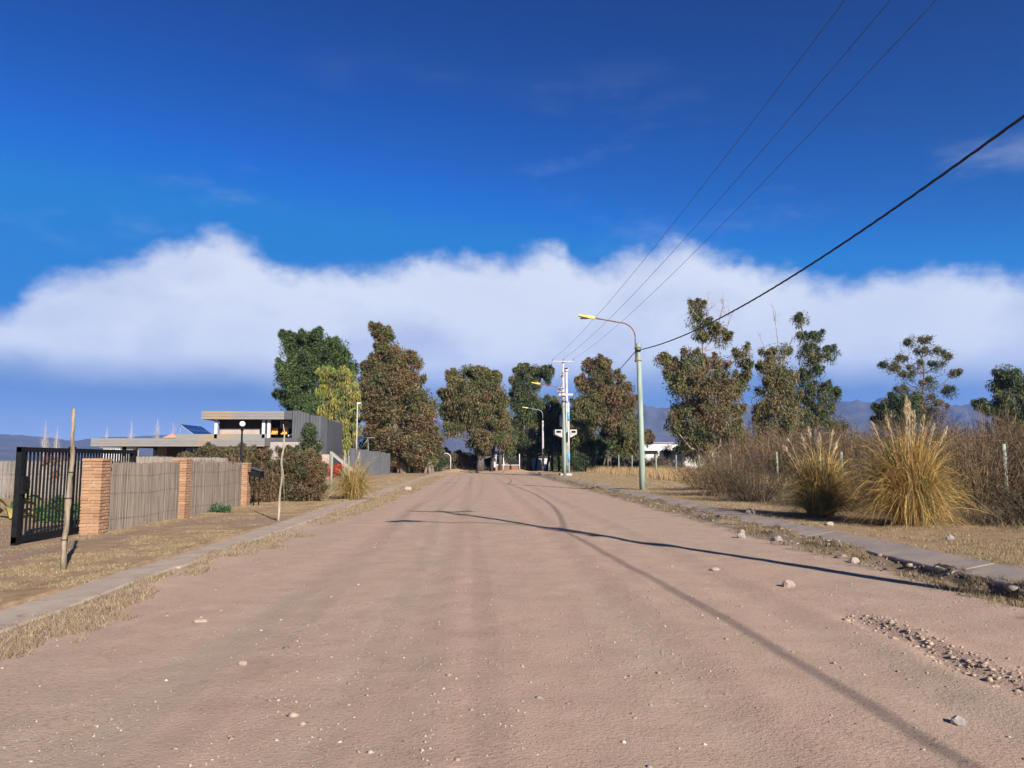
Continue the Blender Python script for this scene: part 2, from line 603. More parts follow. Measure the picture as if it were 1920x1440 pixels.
def mat_road():
    m, t, bs = nodes_of('road_dirt')
    co = nd(t, 'ShaderNodeTexCoord').outputs['Object']
    big = noise_n(t, 0.33, 6, 0.6, co, (1.0, 0.45, 1.0))
    tracks = noise_n(t, 1.1, 3, 0.5, co, (1.0, 0.035, 1.0))
    med = noise_n(t, 2.2, 6, 0.65, co)
    fine = noise_n(t, 38.0, 5, 0.7, co)
    grit = noise_n(t, 140.0, 3, 0.75, co)
    pink = ramp_n(t, med, [(0.3, (0.388, 0.271, 0.198)), (0.7, (0.330, 0.224, 0.159))])
    grey = ramp_n(t, med, [(0.3, (0.363, 0.270, 0.197)), (0.7, (0.309, 0.227, 0.160))])
    f = nd(t, 'ShaderNodeMath', operation='ADD')
    t.links.new(big, f.inputs[0])
    t.links.new(tracks, f.inputs[1])
    c = mix_n(t, mr_n(t, f.outputs[0], 0.86, 1.20), pink, grey)
    c = mix_n(t, mr_n(t, fine, 0.50, 0.76, 0.0, 0.50), c, (0.189, 0.131, 0.092))
    patch = mr_n(t, noise_n(t, 0.8, 5, 0.65, co, (1.0, 0.45, 1.0)), 0.42, 0.62, 0.12, 1.0)
    sp = nd(t, 'ShaderNodeMath', operation='MULTIPLY')
    t.links.new(mr_n(t, noise_n(t, 24.0, 4, 0.75, co), 0.55, 0.66, 0.0, 0.55), sp.inputs[0])
    t.links.new(patch, sp.inputs[1])
    c = mix_n(t, sp.outputs[0], c, (0.17, 0.115, 0.09))
    sp2 = nd(t, 'ShaderNodeMath', operation='MULTIPLY')
    t.links.new(mr_n(t, noise_n(t, 31.0, 3, 0.7, co), 0.60, 0.70, 0.0, 0.5), sp2.inputs[0])
    t.links.new(patch, sp2.inputs[1])
    c = mix_n(t, sp2.outputs[0], c, (0.46, 0.37, 0.30))
    vo = nd(t, 'ShaderNodeTexVoronoi', feature='F1')
    vo.inputs['Scale'].default_value = 42.0
    vo.inputs['Randomness'].default_value = 1.0
    t.links.new(co, vo.inputs['Vector'])
    sepc = nd(t, 'ShaderNodeSeparateColor')
    t.links.new(vo.outputs['Color'], sepc.inputs[0])
    peb_on = mr_n(t, sepc.outputs[0], 0.72, 0.76)
    peb = nd(t, 'ShaderNodeMath', operation='MULTIPLY')
    t.links.new(mr_n(t, vo.outputs['Distance'], 0.28, 0.36, 1.0, 0.0), peb.inputs[0])
    t.links.new(peb_on, peb.inputs[1])
    stone = ramp_n(t, sepc.outputs[1], [(0.0, (0.157, 0.104, 0.077)), (0.5, (0.315, 0.231, 0.169)), (1.0, (0.409, 0.350, 0.268))])
    pz = nd(t, 'ShaderNodeMath', operation='MULTIPLY')
    t.links.new(peb.outputs[0], pz.inputs[0])
    t.links.new(mr_n(t, med, 0.40, 0.62, 0.15, 0.8), pz.inputs[1])
    c = mix_n(t, pz.outputs[0], c, stone)
    # soil at the worn right edge
    sx = nd(t, 'ShaderNodeSeparateXYZ')
    t.links.new(co, sx.inputs[0])
    ex = nd(t, 'ShaderNodeMath', operation='ADD')
    t.links.new(sx.outputs[0], ex.inputs[0])
    t.links.new(mr_n(t, med, 0.2, 0.8, -0.5, 0.5), ex.inputs[1])
    soil = ramp_n(t, fine, [(0.3, (0.173, 0.127, 0.077)), (0.7, (0.086, 0.064, 0.039))])
    c = mix_n(t, mr_n(t, ex.outputs[0], 5.5, 6.3, 0.0, 0.85), c, soil)
    t.links.new(c, bs.inputs['Base Color'])
    bs.inputs['Roughness'].default_value = 0.95
    bs.inputs['Specular IOR Level'].default_value = 0.1
    hsum = nd(t, 'ShaderNodeMath', operation='ADD')
    t.links.new(fine, hsum.inputs[0])
    t.links.new(pz.outputs[0], hsum.inputs[1])
    clod = noise_n(t, 11.0, 6, 0.68, co)
    cm = nd(t, 'ShaderNodeMath', operation='MULTIPLY')
    t.links.new(clod, cm.inputs[0])
    t.links.new(mr_n(t, noise_n(t, 0.9, 4, 0.6, co, (1.0, 0.5, 1.0)), 0.40, 0.64, 0.25, 1.0), cm.inputs[1])
    b0 = bump_n(t, bs, cm.outputs[0], 0.018, 0.7)
    b1 = bump_n(t, bs, hsum.outputs[0], 0.012, 0.9, b0)
    bump_n(t, bs, grit, 0.002, 0.6, b1)
    return m


def mat_verge():
    m, t, bs = nodes_of('verge_soil')
    co = nd(t, 'ShaderNodeTexCoord').outputs['Object']
    big = noise_n(t, 0.5, 5, 0.6, co)
    med = noise_n(t, 4.0, 6, 0.7, co)
    fine = noise_n(t, 45.0, 5, 0.7, co)
    straw = ramp_n(t, med, [(0.3, (0.354, 0.237, 0.139)), (0.5, (0.288, 0.194, 0.110)), (0.7, (0.178, 0.118, 0.067))])
    dirt = ramp_n(t, med, [(0.3, (0.281, 0.197, 0.137)), (0.7, (0.193, 0.133, 0.094))])
    a = nd(t, 'ShaderNodeAttribute', attribute_name='path')
    c = mix_n(t, mr_n(t, big, 0.5, 0.68, 0.0, 0.5), straw, dirt)
    c = mix_n(t, a.outputs['Fac'], c, dirt)
    c = mix_n(t, mr_n(t, fine, 0.50, 0.78, 0.0, 0.45), c, (0.096, 0.071, 0.040))
    t.links.new(c, bs.inputs['Base Color'])
    bs.inputs['Roughness'].default_value = 0.95
    bs.inputs['Specular IOR Level'].default_value = 0.1
    bump_n(t, bs, fine, 0.02)
    return m


def mat_land():
    m, t, bs = nodes_of('scrub_land')
    co = nd(t, 'ShaderNodeTexCoord').outputs['Object']
    big = noise_n(t, 0.01, 8, 0.65, co)
    med = noise_n(t, 0.6, 6, 0.7, co)
    c1 = ramp_n(t, med, [(0.3, (0.246, 0.189, 0.107)), (0.7, (0.131, 0.107, 0.066))])
    c2 = ramp_n(t, med, [(0.3, (0.107, 0.098, 0.057)), (0.7, (0.057, 0.057, 0.037))])
    t.links.new(mix_n(t, mr_n(t, big, 0.42, 0.6), c1, c2), bs.inputs['Base Color'])
    bs.inputs['Roughness'].default_value = 0.95
    bs.inputs['Specular IOR Level'].default_value = 0.1
    bump_n(t, bs, med, 0.1)
    return m


def mat_slab(f=1.0, g=(0.28, 0.25, 0.205)):
    m, t, bs = nodes_of('kerb_concrete')
    co = nd(t, 'ShaderNodeTexCoord').outputs['Object']
    oi = nd(t, 'ShaderNodeObjectInfo')
    med = noise_n(t, 2.5, 7, 0.7, co)
    fine = noise_n(t, 60.0, 4, 0.7, co)
    c = ramp_n(t, med, [(0.28, (0.400, 0.309, 0.225)), (0.5, (0.310, 0.230, 0.167)), (0.72, (0.205, 0.147, 0.104))])
    c = mix_n(t, mr_n(t, oi.outputs['Random'], 0.0, 1.0, 0.0, 0.3), c, (0.290, 0.250, 0.203))
    c = mix_n(t, mr_n(t, fine, 0.55, 0.8, 0.0, 0.4), c, (0.164, 0.121, 0.092))
    c = mix_n(t, 1 - f, c, g)
    c = mix_n(t, mr_n(t, noise_n(t, 1.1, 6, 0.7, co), 0.44, 0.62, 0.0, 0.8), c, (0.30, 0.222, 0.168))
    c = mix_n(t, mr_n(t, noise_n(t, 5.0, 5, 0.7, co), 0.58, 0.70, 0.0, 0.6), c, (0.12, 0.088, 0.068))
    t.links.new(c, bs.inputs['Base Color'])
    bs.inputs['Roughness'].default_value = 0.92
    bump_n(t, bs, fine, 0.006)
    return m


def mat_mountain():
    m, t, bs = nodes_of('mountain_rock')
    co = nd(t, 'ShaderNodeTexCoord').outputs['Object']
    n = noise_n(t, 0.006, 8, 0.7, co)
    t.links.new(ramp_n(t, n, [(0.3, (0.115, 0.095, 0.085)), (0.55, (0.08, 0.068, 0.062)), (0.75, (0.05, 0.047, 0.043))]), bs.inputs['Base Color'])
    bs.inputs['Roughness'].default_value = 0.95
    bs.inputs['Specular IOR Level'].default_value = 0.05
    bump_n(t, bs, n, 25.0)
    return m


M['road'], M['verge'], M['land'], M['slab'], M['mountain'] = mat_road(), mat_verge(), mat_land(), mat_slab(), mat_mountain()

M['slab_grey'] = mat_slab(0.35, (0.17, 0.145, 0.13))
# ------------------------------------------------------------------ ground, road, kerbs



def grid_mesh(name, xs, ys, zf, mat, attr=None, smooth=True):
    X, Y = np.meshgrid(xs, ys)
    Z = zf(X, Y)
    V = np.stack([X, Y, Z], -1).reshape(-1, 3)
    ny, nx = X.shape
    i = (np.arange(ny - 1)[:, None] * nx + np.arange(nx - 1)[None])
    Fq = np.stack([i, i + 1, i + nx + 1, i + nx], -1).reshape(-1, 4)
    me = np_mesh(name, V, Fq, smooth=smooth)
    if attr is not None:
        a = me.attributes.new('path', 'FLOAT', 'POINT')
        a.data.foreach_set('value', attr(X, Y).astype(np.float32).ravel())
    o = link(name, me, mat)
    o['kind'] = 'structure'
    return o


def road_z(x, y):
    z = 0.04 * (fbm(x * 0.35, y * 0.25, 4, 3) - 0.5) + 0.024 * (fbm(x * 2.2, y * 1.6, 5, 9) - 0.5)
    for tx in (-2.3, -0.7, 1.5, 3.1):
        wob_ = 0.25 * (fbm(y * 0.08, y * 0 + tx, 2, 5) - 0.5)
        z = z - 0.020 * np.exp(-((x - tx - wob_) / 0.26) ** 2) + 0.010 * np.exp(-((x - tx - wob_ - 0.42) / 0.14) ** 2)
    # cut-up rut beside the right wheel track, close to the camera
    rut = np.exp(-((x - 3.82 - 0.06 * np.sin(y * 3)) / 0.10) ** 2) * sstep(y, 4.6, 5.4) * (1 - sstep(y, 7.2, 8.0))
    z = z - 0.045 * rut + 0.03 * np.exp(-((x - 4.05) / 0.14) ** 2) * sstep(y, 4.6, 5.4) * (1 - sstep(y, 7.2, 8.0)) * (0.4 + fbm(x * 6, y * 6, 3, 8))
    # washed-out edge before the right kerb
    e = sstep(x + 0.35 * (fbm(y * 0.7, x * 0, 3, 12) - 0.5), 5.85, 6.35)
    z = z + e * (0.05 + 0.24 * (fbm(x * 2.6, y * 1.4, 4, 21) - 0.52) + 0.05 * (fbm(x * 9, y * 7, 3, 23) - 0.5))
    hole = np.exp(-((x - 6.5) / 0.30) ** 2) * sstep(y, 7.6, 8.4) * (1 - sstep(y, 11.0, 13.5)) * (0.6 + 0.7 * fbm(x * 1.5, y * 1.2, 3, 27))
    z = z - 0.30 * hole
    el_ = 1 - sstep(x, -4.3, -3.7)
    z = z + el_ * (0.025 + 0.11 * (fbm(x * 3, y * 1.3, 4, 31) - 0.35))
    return z


def ylist(y0, y1, s0, s1):
    out, y = [], y0
    while y < y1:
        out.append(y)
        t_ = max(0.0, (y - 3) / (y1 - 3))
        y += s0 + (s1 - s0) * t_
    out.append(y1)
    return np.array(out)


land = MB()
land.add([(-6000, -1200, -0.22), (6000, -1200, -0.22), (6000, 6000, -0.22), (-6000, 6000, -0.22)], [(0, 1, 2, 3)])
lo = land.build('ground', M['land'])
tag(lo, kind='structure')
ROAD = grid_mesh('road', np.linspace(-4.45, 6.9, 150), np.concatenate([np.linspace(-12, 2.4, 20), ylist(2.5, 92, 0.045, 0.6)]), road_z, M['road'])


def path_mask(x, y):
    """trodden strip from the gate out to the road"""
    n = 0.5 * (fbm(x * 1.3, y * 0.9, 3, 44) - 0.5)
    along = np.exp(-((x + 7.25 + n - 0.05 * (y - 15)) / 0.45) ** 2) * (1 - sstep(y, 19, 23))
    apron = np.exp(-((y - 19.2 - n * 2) / 1.6) ** 2) * sstep(x, -7.4, -6.0)
    inner = sstep(-x, 7.6, 8.8) * (1 - sstep(y, 16.5, 19)) * 0.75
    return np.clip(along + apron + inner, 0, 1)


def verge_l_z(x, y):
    z = 0.075 + 0.05 * (fbm(x * 0.9, y * 0.7, 4, 51) - 0.5) - 0.02 * path_mask(x, y)
    z = z + 0.025 * sstep(x, -5.5, -4.9)
    z = z + 0.02 * (fbm(x * 5, y * 5, 3, 55) - 0.5)
    e = -4.90 + 0.16 * (fbm(y * 1.3, y * 0, 4, 58) - 0.35)
    return z - 0.22 * sstep(x, e, e + 0.06)


def verge_r_z(x, y):
    z = 0.10 + 0.07 * (fbm(x * 0.8, y * 0.6, 4, 61) - 0.5) + 0.035 * (fbm(x * 4, y * 4, 3, 65) - 0.5)
    e = 7.50 - 0.16 * (fbm(y * 1.3, y * 0, 4, 68) - 0.35)
    return z + 0.10 * sstep(x, 9.0, 12.0) - 0.25 * sstep(-x, -e, -e + 0.06)


ys_v = np.concatenate([np.linspace(-6, 3, 12), ylist(3.2, 96, 0.14, 0.9)])
VL = grid_mesh('verge_left', np.concatenate([np.linspace(-45, -13, 40), np.linspace(-12.8, -5.2, 60), np.linspace(-5.17, -4.62, 24)]), ys_v, verge_l_z, M['verge'], path_mask)
VR = grid_mesh('verge_right', np.concatenate([np.linspace(7.2, 7.75, 24), np.linspace(7.8, 13, 48), np.linspace(13.3, 60, 60)]), ys_v, verge_r_z, M['verge'], lambda x, y: 0 * x)
# crossing lane beyond the end of the street
END = grid_mesh('cross_lane', np.linspace(-60, 75, 120), np.linspace(91.5, 165, 60),
                lambda x, y: -0.02 + 0.12 * (fbm(x * 0.2, y * 0.2, 4, 71) - 0.5), M['verge'], lambda x, y: np.exp(-((y - 95) / 4.0) ** 2))


def kerb(name, x0, x1, zt, seed, mat, tilt):
    rng = random.Random(seed)
    root = empty(name, ((x0 + x1) / 2, 40, 0))
    root['kind'] = 'structure'
    y = -6.0
    k_ = 0
    while y < 84:
        L = 2.4 + rng.uniform(-0.3, 0.5)
        dz, tx, ty = rng.uniform(-0.003, 0.003), tilt + rng.uniform(-0.003, 0.003), rng.uniform(-0.003, 0.003)
        sx = rng.uniform(-0.03, 0.03)
        n = 9
        vs, fs = [], []
        for i in range(n):
            v = i / (n - 1)
            jx0, jx1 = rng.uniform(-0.025, 0.025), rng.uniform(-0.02, 0.02)
            g = rng.uniform(0, 0.004)
            yy = y + 0.003 + v * (L - 0.006)
            zc = zt + dz + ty * (v - 0.5) * 2
            vs += [(x0 + sx + jx0, yy, -0.2), (x0 + sx + jx0 + 0.004, yy, zc - tx - 0.02 - g), (x0 + sx + jx0 + 0.025, yy, zc - tx - g),
                   (x1 + sx + jx1 - 0.025, yy, zc + tx - g), (x1 + sx + jx1 - 0.004, yy, zc + tx - 0.02 - g), (x1 + sx + jx1, yy, -0.2)]
        for i in range(n - 1):
            for j in range(5):
                a_ = i * 6 + j
                fs.append((a_, a_ + 6, a_ + 7, a_ + 1))
        fs.append(tuple(range(6)))
        fs.append(tuple(reversed(range((n - 1) * 6, n * 6))))
        MB().add(vs, fs).build('slab', mat, root)
        y += L
        k_ += 1
    return root


kerb('kerb_left', -4.86, -4.26, 0.075, 5, M['slab'], 0.0)
kerb('kerb_right', 6.80, 7.46, 0.075, 6, M['slab_grey'], 0.055)

# ------------------------------------------------------------------ mountains and haze
def mountains():
    prof = [(-700, 800), (-200, 806), (0, 811), (70, 818), (130, 824), (200, 819), (290, 815), (380, 817), (470, 822), (600, 815), (700, 803), (840, 788), (950, 777),
            (1050, 768), (1150, 762), (1210, 757), (1300, 762), (1400, 756), (1500, 760), (1560, 752), (1610, 749), (1660, 744),
            (1700, 757), (1760, 763), (1820, 756), (1880, 750), (1960, 752), (2200, 742), (2700, 730)]
    azs, els = [], []
    for px, py in prof:
        r = ray(px, py)
        azs.append(math.atan2(r[0], r[1]))
        els.append(r[2] / math.hypot(r[0], r[1]))
    A = np.linspace(-1.15, 1.2, 520)
    E = np.interp(A, azs, els)
    R = np.linspace(2700, 5400, 60)
    AA, RR = np.meshgrid(A, R)
    EE = np.broadcast_to(E, AA.shape)
    t_ = (RR - 2700) / 1500.0
    shape = np.where(t_ < 1, sstep(t_, 0, 1.0) ** 0.8, np.clip(1 - (t_ - 1) * 0.6, 0.3, 1))
    ridg = 1 - np.abs(2 * fbm(AA * 42 + RR * 0.0008, RR * 0.0022, 5, 81) - 1)
    ridg2 = 1 - np.abs(2 * fbm(AA * 110, RR * 0.004, 4, 87) - 1)
    Z = EE * 4200 * shape * (0.80 + 0.15 * ridg + 0.06 * ridg2)
    V = np.stack([RR * np.sin(AA), RR * np.cos(AA), Z - 1.0 + 0.7], -1).reshape(-1, 3)
    ny, nx = AA.shape
    i = (np.arange(ny - 1)[:, None] * nx + np.arange(nx - 1)[None])
    Fq = np.stack([i, i + 1, i + nx + 1, i + nx], -1).reshape(-1, 4)
    o = link('mountains', np_mesh('mountains', V, Fq), M['mountain'])
    tag(o, kind='structure')


mountains()


def haze():
    hb = MB().box(-6300, 6300, -1400, 6300, -1.4, 520)
    m = bpy.data.materials.new('haze_air')
    m.use_nodes = True
    t = m.node_tree
    t.nodes.clear()
    v = nd(t, 'ShaderNodeVolumePrincipled')
    v.inputs['Color'].default_value = (0.19, 0.42, 1.0, 1)
    v.inputs['Density'].default_value = 0.00011
    v.inputs['Anisotropy'].default_value = 0.0
    ou = nd(t, 'ShaderNodeOutputMaterial')
    t.links.new(v.outputs[0], ou.inputs['Volume'])
    o = hb.build('haze', m)
    tag(o, kind='stuff')
    o['label'] = 'thin bluish haze in the air towards the far mountains'


haze()
#@@OBJECTS@@
# ------------------------------------------------------------------ builders for plants
GREEN = [tuple(c * k_ for c, k_ in zip(q, (1.0, 0.98, 0.78))) for q in [(0.068, 0.098, 0.032), (0.075, 0.115, 0.045), (0.04, 0.07, 0.03)]]
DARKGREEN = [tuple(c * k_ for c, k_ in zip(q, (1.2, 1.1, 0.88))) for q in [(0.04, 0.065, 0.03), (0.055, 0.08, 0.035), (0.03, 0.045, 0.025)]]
OLIVE = [tuple(c * k_ for c, k_ in zip(q, (1.32, 1.22, 0.98))) for q in [(0.085, 0.095, 0.04), (0.07, 0.085, 0.035), (0.11, 0.10, 0.045)]]
BROWN = [tuple(c * k_ for c, k_ in zip(q, (1.02, 1.12, 1.0))) for q in [(0.15, 0.085, 0.045), (0.12, 0.075, 0.04), (0.18, 0.105, 0.055), (0.09, 0.08, 0.04)]]
YELLOW = [tuple(c * k_ for c, k_ in zip(q, (0.85, 0.85, 0.8))) for q in [(0.30, 0.29, 0.05), (0.22, 0.25, 0.05), (0.34, 0.27, 0.06), (0.13, 0.17, 0.045)]]
RUSSET = [tuple(c * k_ for c, k_ in zip(q, (1.08, 1.12, 1.0))) for q in [(0.17, 0.10, 0.05), (0.13, 0.10, 0.045), (0.10, 0.095, 0.045)]]


def leaf_cloud(rng, centers, sizes, cols, per, L, W, droop, wind=(0, 0, 0)):
    """leaf-sized rhombi scattered in clumps"""
    n = len(centers) * per
    ci = np.repeat(np.arange(len(centers)), per)
    off = rng.normal(0, 1, (n, 3))
    off = off / np.maximum(1, np.linalg.norm(off, axis=1, keepdims=True) / 1.9)
    pos = centers[ci] + off * sizes[ci] * 0.62
    ax = unit(rng.normal(0, 1, (n, 3))) * (1 - droop) + np.array([0, 0, -1.0]) * droop + unit(off) * 0.35 + np.array(wind)
    ax = unit(ax)
    sd = unit(np.cross(ax, rng.normal(0, 1, (n, 3))))
    l = L * rng.uniform(0.6, 1.35, (n, 1))
    w = W * rng.uniform(0.6, 1.3, (n, 1))
    V = np.stack([pos + sd * w * 0.5, pos - sd * w * 0.5, pos + ax * l], 1).reshape(-1, 3)
    Fq = np.arange(n * 3).reshape(-1, 3)
    c = cols[ci] * rng.uniform(0.65, 1.35, (n, 1))
    C = np.repeat(c, 3, 0)
    return V, Fq, C


def twig_up(mb, rng, p, d, length, r, depth):
    pts, cur, dd = [np.array(p)], np.array(p, float), unit(np.array(d, float))
    for i in range(4):
        dd = unit(dd + rng.normal(0, 0.16, 3))
        cur = cur + dd * length / 4
        pts.append(cur)
    mb.tube(pts, [r, r * 0.85, r * 0.65, r * 0.45, r * 0.2], 4, True, False)
    if depth:
        for i in range(2 + int(rng.integers(0, 3))):
            a = pts[1 + int(rng.integers(0, 3))]
            twig_up(mb, rng, a, dd + rng.normal(0, 0.6, 3), length * rng.uniform(0.3, 0.55), r * 0.5, depth - 1)


def tree(name, label, base_px, d, blobs, pal, seed, trunk_r=0.35, per=165, leaf=(0.36, 0.118), droop=0.55, wind=(0, 0, 0), stems=(),
         bare=(), bark='bark', cat='tree', group=None, dens=1.0, z0=0.1, fork=0.35, limb_k=1.0, mixp=None, loose=1.15, spray=1.0):
    rng = np.random.default_rng(seed)
    base = P(base_px, 862, d)
    base[2] = z0
    root = empty(name, base, label, cat, group)
    cs, cr = [], []
    for b in blobs:
        px, py, rx, ry = b[:4]
        Yj = d + rng.uniform(-0.55, 0.55) * max(rx, 14) * d / F_PX
        c = P(px, py, Yj)
        cs.append(c)
        cr.append((rx * Yj / F_PX, 0.9 * 0.5 * (rx + ry) * Yj / F_PX, ry * Yj / F_PX))
    top = max(cs, key=lambda q: q[2])
    mean = np.mean(cs, 0)
    # trunk
    mb = MB()
    tp = []
    for i in range(9):
        t_ = i / 8
        mid = base * (1 - t_) + top * t_
        pull = np.array([mean[0], mean[1], mid[2]])
        q = mid * (1 - 0.6 * math.sin(math.pi * t_)) + pull * 0.6 * math.sin(math.pi * t_)
        q[:2] += rng.normal(0, 0.12 * trunk_r / 0.3, 2) * (0 < i)
        tp.append(q)
    tp[0] = base - np.array([0, 0, 0.15])
    radii = [trunk_r * (1.25 if i == 0 else 1 - 0.88 * i / 8) for i in range(9)]
    mb.tube(tp, radii, 9)
    for sx, lean in stems:
        b2 = P(sx, 862, d + rng.uniform(-2, 2))
        b2[2] = z0 - 0.1
        tgt = min(cs, key=lambda q: abs(q[0] - b2[0]) + 0.35 * abs(q[2] - 0.55 * top[2]))
        mb.tube([b2, b2 * 0.7 + tgt * 0.3 + np.array([lean, 0, 0]), b2 * 0.35 + tgt * 0.65, tgt], [trunk_r * 0.5, trunk_r * 0.42, trunk_r * 0.3, trunk_r * 0.1], 7)
    centers, sizes, cols = [], [], []
    for c, r, b in zip(cs, cr, blobs):
        h = np.clip(c[2] - 0.9 * abs(c[0] - mean[0]) * fork - r[2], base[2] + 0.15 * (top[2] - base[2]), top[2] * 0.9)
        j = min(range(9), key=lambda i: abs(tp[i][2] - h))
        s = tp[j]
        m1 = s * 0.5 + c * 0.5 + np.array([0, 0, -0.12 * np.linalg.norm(c - s)]) + rng.normal(0, 0.15, 3)
        rr = min(radii[j] * 0.6, 0.16 * limb_k + 0.02)
        mb.tube([s, m1, c], [rr, rr * 0.7, rr * 0.3], 6, True, False)
        dn = b[4] if len(b) > 4 else 1.0
        K = max(4, int(b[2] * b[3] / 26 * dens * dn))
        dirs = unit(rng.normal(0, 1, (K, 3)))
        rad = rng.uniform(0.08, 1.12, (K, 1)) ** 0.5
        cc = c + dirs * rad * np.array(r)
        sz = loose * rng.uniform(0.5, 1.15, K) * (0.27 * min(r[0], r[2]) + 0.28 * d / 90)
        pi = b[5] if len(b) > 5 else None
        ns = int(3 + K / 7) if spray else 0
        for _ in range(ns):
            dv = rng.normal(0, 1, 3)
            dv[2] = abs(dv[2]) * 0.8 + 0.15
            dv = unit(dv + np.array(wind) * 1.5)
            st_ = c + dv * np.array(r) * 0.85
            ext = (0.5 + 0.35 * min(r[0], r[2])) * rng.uniform(0.5, 1.2) * spray
            dd = unit(dv * np.array(r) + np.array([0, 0, 0.35 * min(r)]))
            q3 = np.array([st_ + dd * ext * u_ for u_ in (0.2, 0.55, 0.9)])
            cc = np.concatenate([cc, q3])
            sz = np.concatenate([sz, 0.34 * d / 90 * np.array([1.15, 0.85, 0.5])])
        for q, z_ in zip(cc, sz):
            use = pal if pi is None else pi
            if mixp is not None and pi is None and rng.random() < mixp[1]:
                use = mixp[0]
            centers.append(q)
            sizes.append(z_)
            cols.append(use[int(rng.integers(0, len(use)))])
            if rng.random() < 0.5:
                mb.tube([c, (c + q) / 2 + rng.normal(0, 0.1, 3), q], [rr * 0.35, rr * 0.25, rr * 0.1], 4, True, False)
    mb.build('trunk', M[bark], root)
    if bare:
        bb = MB()
        for x0, y0, x1, y1 in bare:
            a, e = P(x0, y0, d), P(x1, y1, d)
            twig_up(bb, rng, a, e - a, np.linalg.norm(e - a), 0.06, 2)
        bb.build('dead_branches', M['bark_pale'], root)
    V, Fq, C = leaf_cloud(rng, np.array(centers), np.array(sizes)[:, None], np.array(cols), per, leaf[0], leaf[1], droop, wind)
    o = link('crown', np_mesh('crown', V, Fq, C), M['leaf'], root)
    return root


def twig_shrub_arrays(rng, base, h, rad, n_stem, n_sub, cols, w=0.014):
    """leafless bush: stems fanning from the ground with side twigs, all as thin ribbons"""
    a = rng.uniform(0, 2 * math.pi, n_stem)
    t = np.sqrt(rng.uniform(0, 1, n_stem))
    tip = np.stack([np.cos(a) * t * rad, np.sin(a) * t * rad, h * (1 - 0.45 * t ** 2) * rng.uniform(0.6, 1.08, n_stem)], 1)
    foot = np.stack([np.cos(a) * t * rad * 0.35, np.sin(a) * t * rad * 0.35, np.zeros(n_stem)], 1) + rng.normal(0, 0.08, (n_stem, 3)) * [1, 1, 0]
    mid = foot * 0.45 + tip * 0.55 + rng.normal(0, 0.10, (n_stem, 3)) * rad
    s = np.linspace(0, 1, 4)[None, :, None]
    path = (1 - s) ** 2 * foot[:, None] + 2 * s * (1 - s) * mid[:, None] + s ** 2 * tip[:, None]
    wd = np.linspace(1.0, 0.35, 4)[None] * w * rng.uniform(0.7, 1.6, (n_stem, 1))
    sd = unit(np.cross(tip - foot, rng.normal(0, 1, (n_stem, 3))))
    V1, F1 = ribbons(path + base, wd, sd)
    m = n_stem * n_sub
    k_ = np.repeat(np.arange(n_stem), n_sub)
    u = rng.uniform(0.25, 1.0, m)[:, None]
    st = (1 - u) ** 2 * foot[k_] + 2 * u * (1 - u) * mid[k_] + u ** 2 * tip[k_]
    dr = unit(unit(tip - foot)[k_] * 0.7 + rng.normal(0, 0.6, (m, 3)))
    ln = rng.uniform(0.12, 0.38, (m, 1)) * h * 0.45
    p2 = np.stack([st, st + dr * ln], 1)
    p2[..., 2] = np.maximum(p2[..., 2], 0.01)
    V2, F2 = ribbons(p2 + base, np.array([0.8, 0.35])[None] * w * rng.uniform(0.6, 1.3, (m, 1)), unit(np.cross(dr, rng.normal(0, 1, (m, 3)))))
    cols = np.array(cols)
    c1 = np.repeat(cols[rng.integers(0, len(cols), n_stem)] * rng.uniform(0.7, 1.3, (n_stem, 1)), 8, 0)
    c2 = np.repeat(cols[rng.integers(0, len(cols), m)] * rng.uniform(0.7, 1.3, (m, 1)), 4, 0)
    return np.concatenate([V1, V2]), np.concatenate([F1, F2 + len(V1)]), np.concatenate([c1, c2])


def merge(parts):
    Vs, Fs, Cs, b = [], [], [], 0
    for v, f, c in parts:
        Vs.append(v)
        Fs.append(f + b)
        Cs.append(c)
        b += len(v)
    return np.concatenate(Vs), np.concatenate(Fs), np.concatenate(Cs)


BRUSH = [(0.140, 0.092, 0.050), (0.105, 0.072, 0.042), (0.19, 0.128, 0.068), (0.075, 0.054, 0.034)]
BRUSH_DARK = [(0.065, 0.048, 0.032), (0.045, 0.035, 0.025), (0.085, 0.064, 0.04)]
STRAW = [tuple(c * k_ for c, k_ in zip(q, (0.88, 0.80, 0.66))) for q in [(0.54, 0.38, 0.16), (0.44, 0.30, 0.11), (0.62, 0.46, 0.22), (0.33, 0.225, 0.09)]]
GRASSGREEN = [(0.12, 0.15, 0.05), (0.16, 0.17, 0.06), (0.09, 0.12, 0.04)]


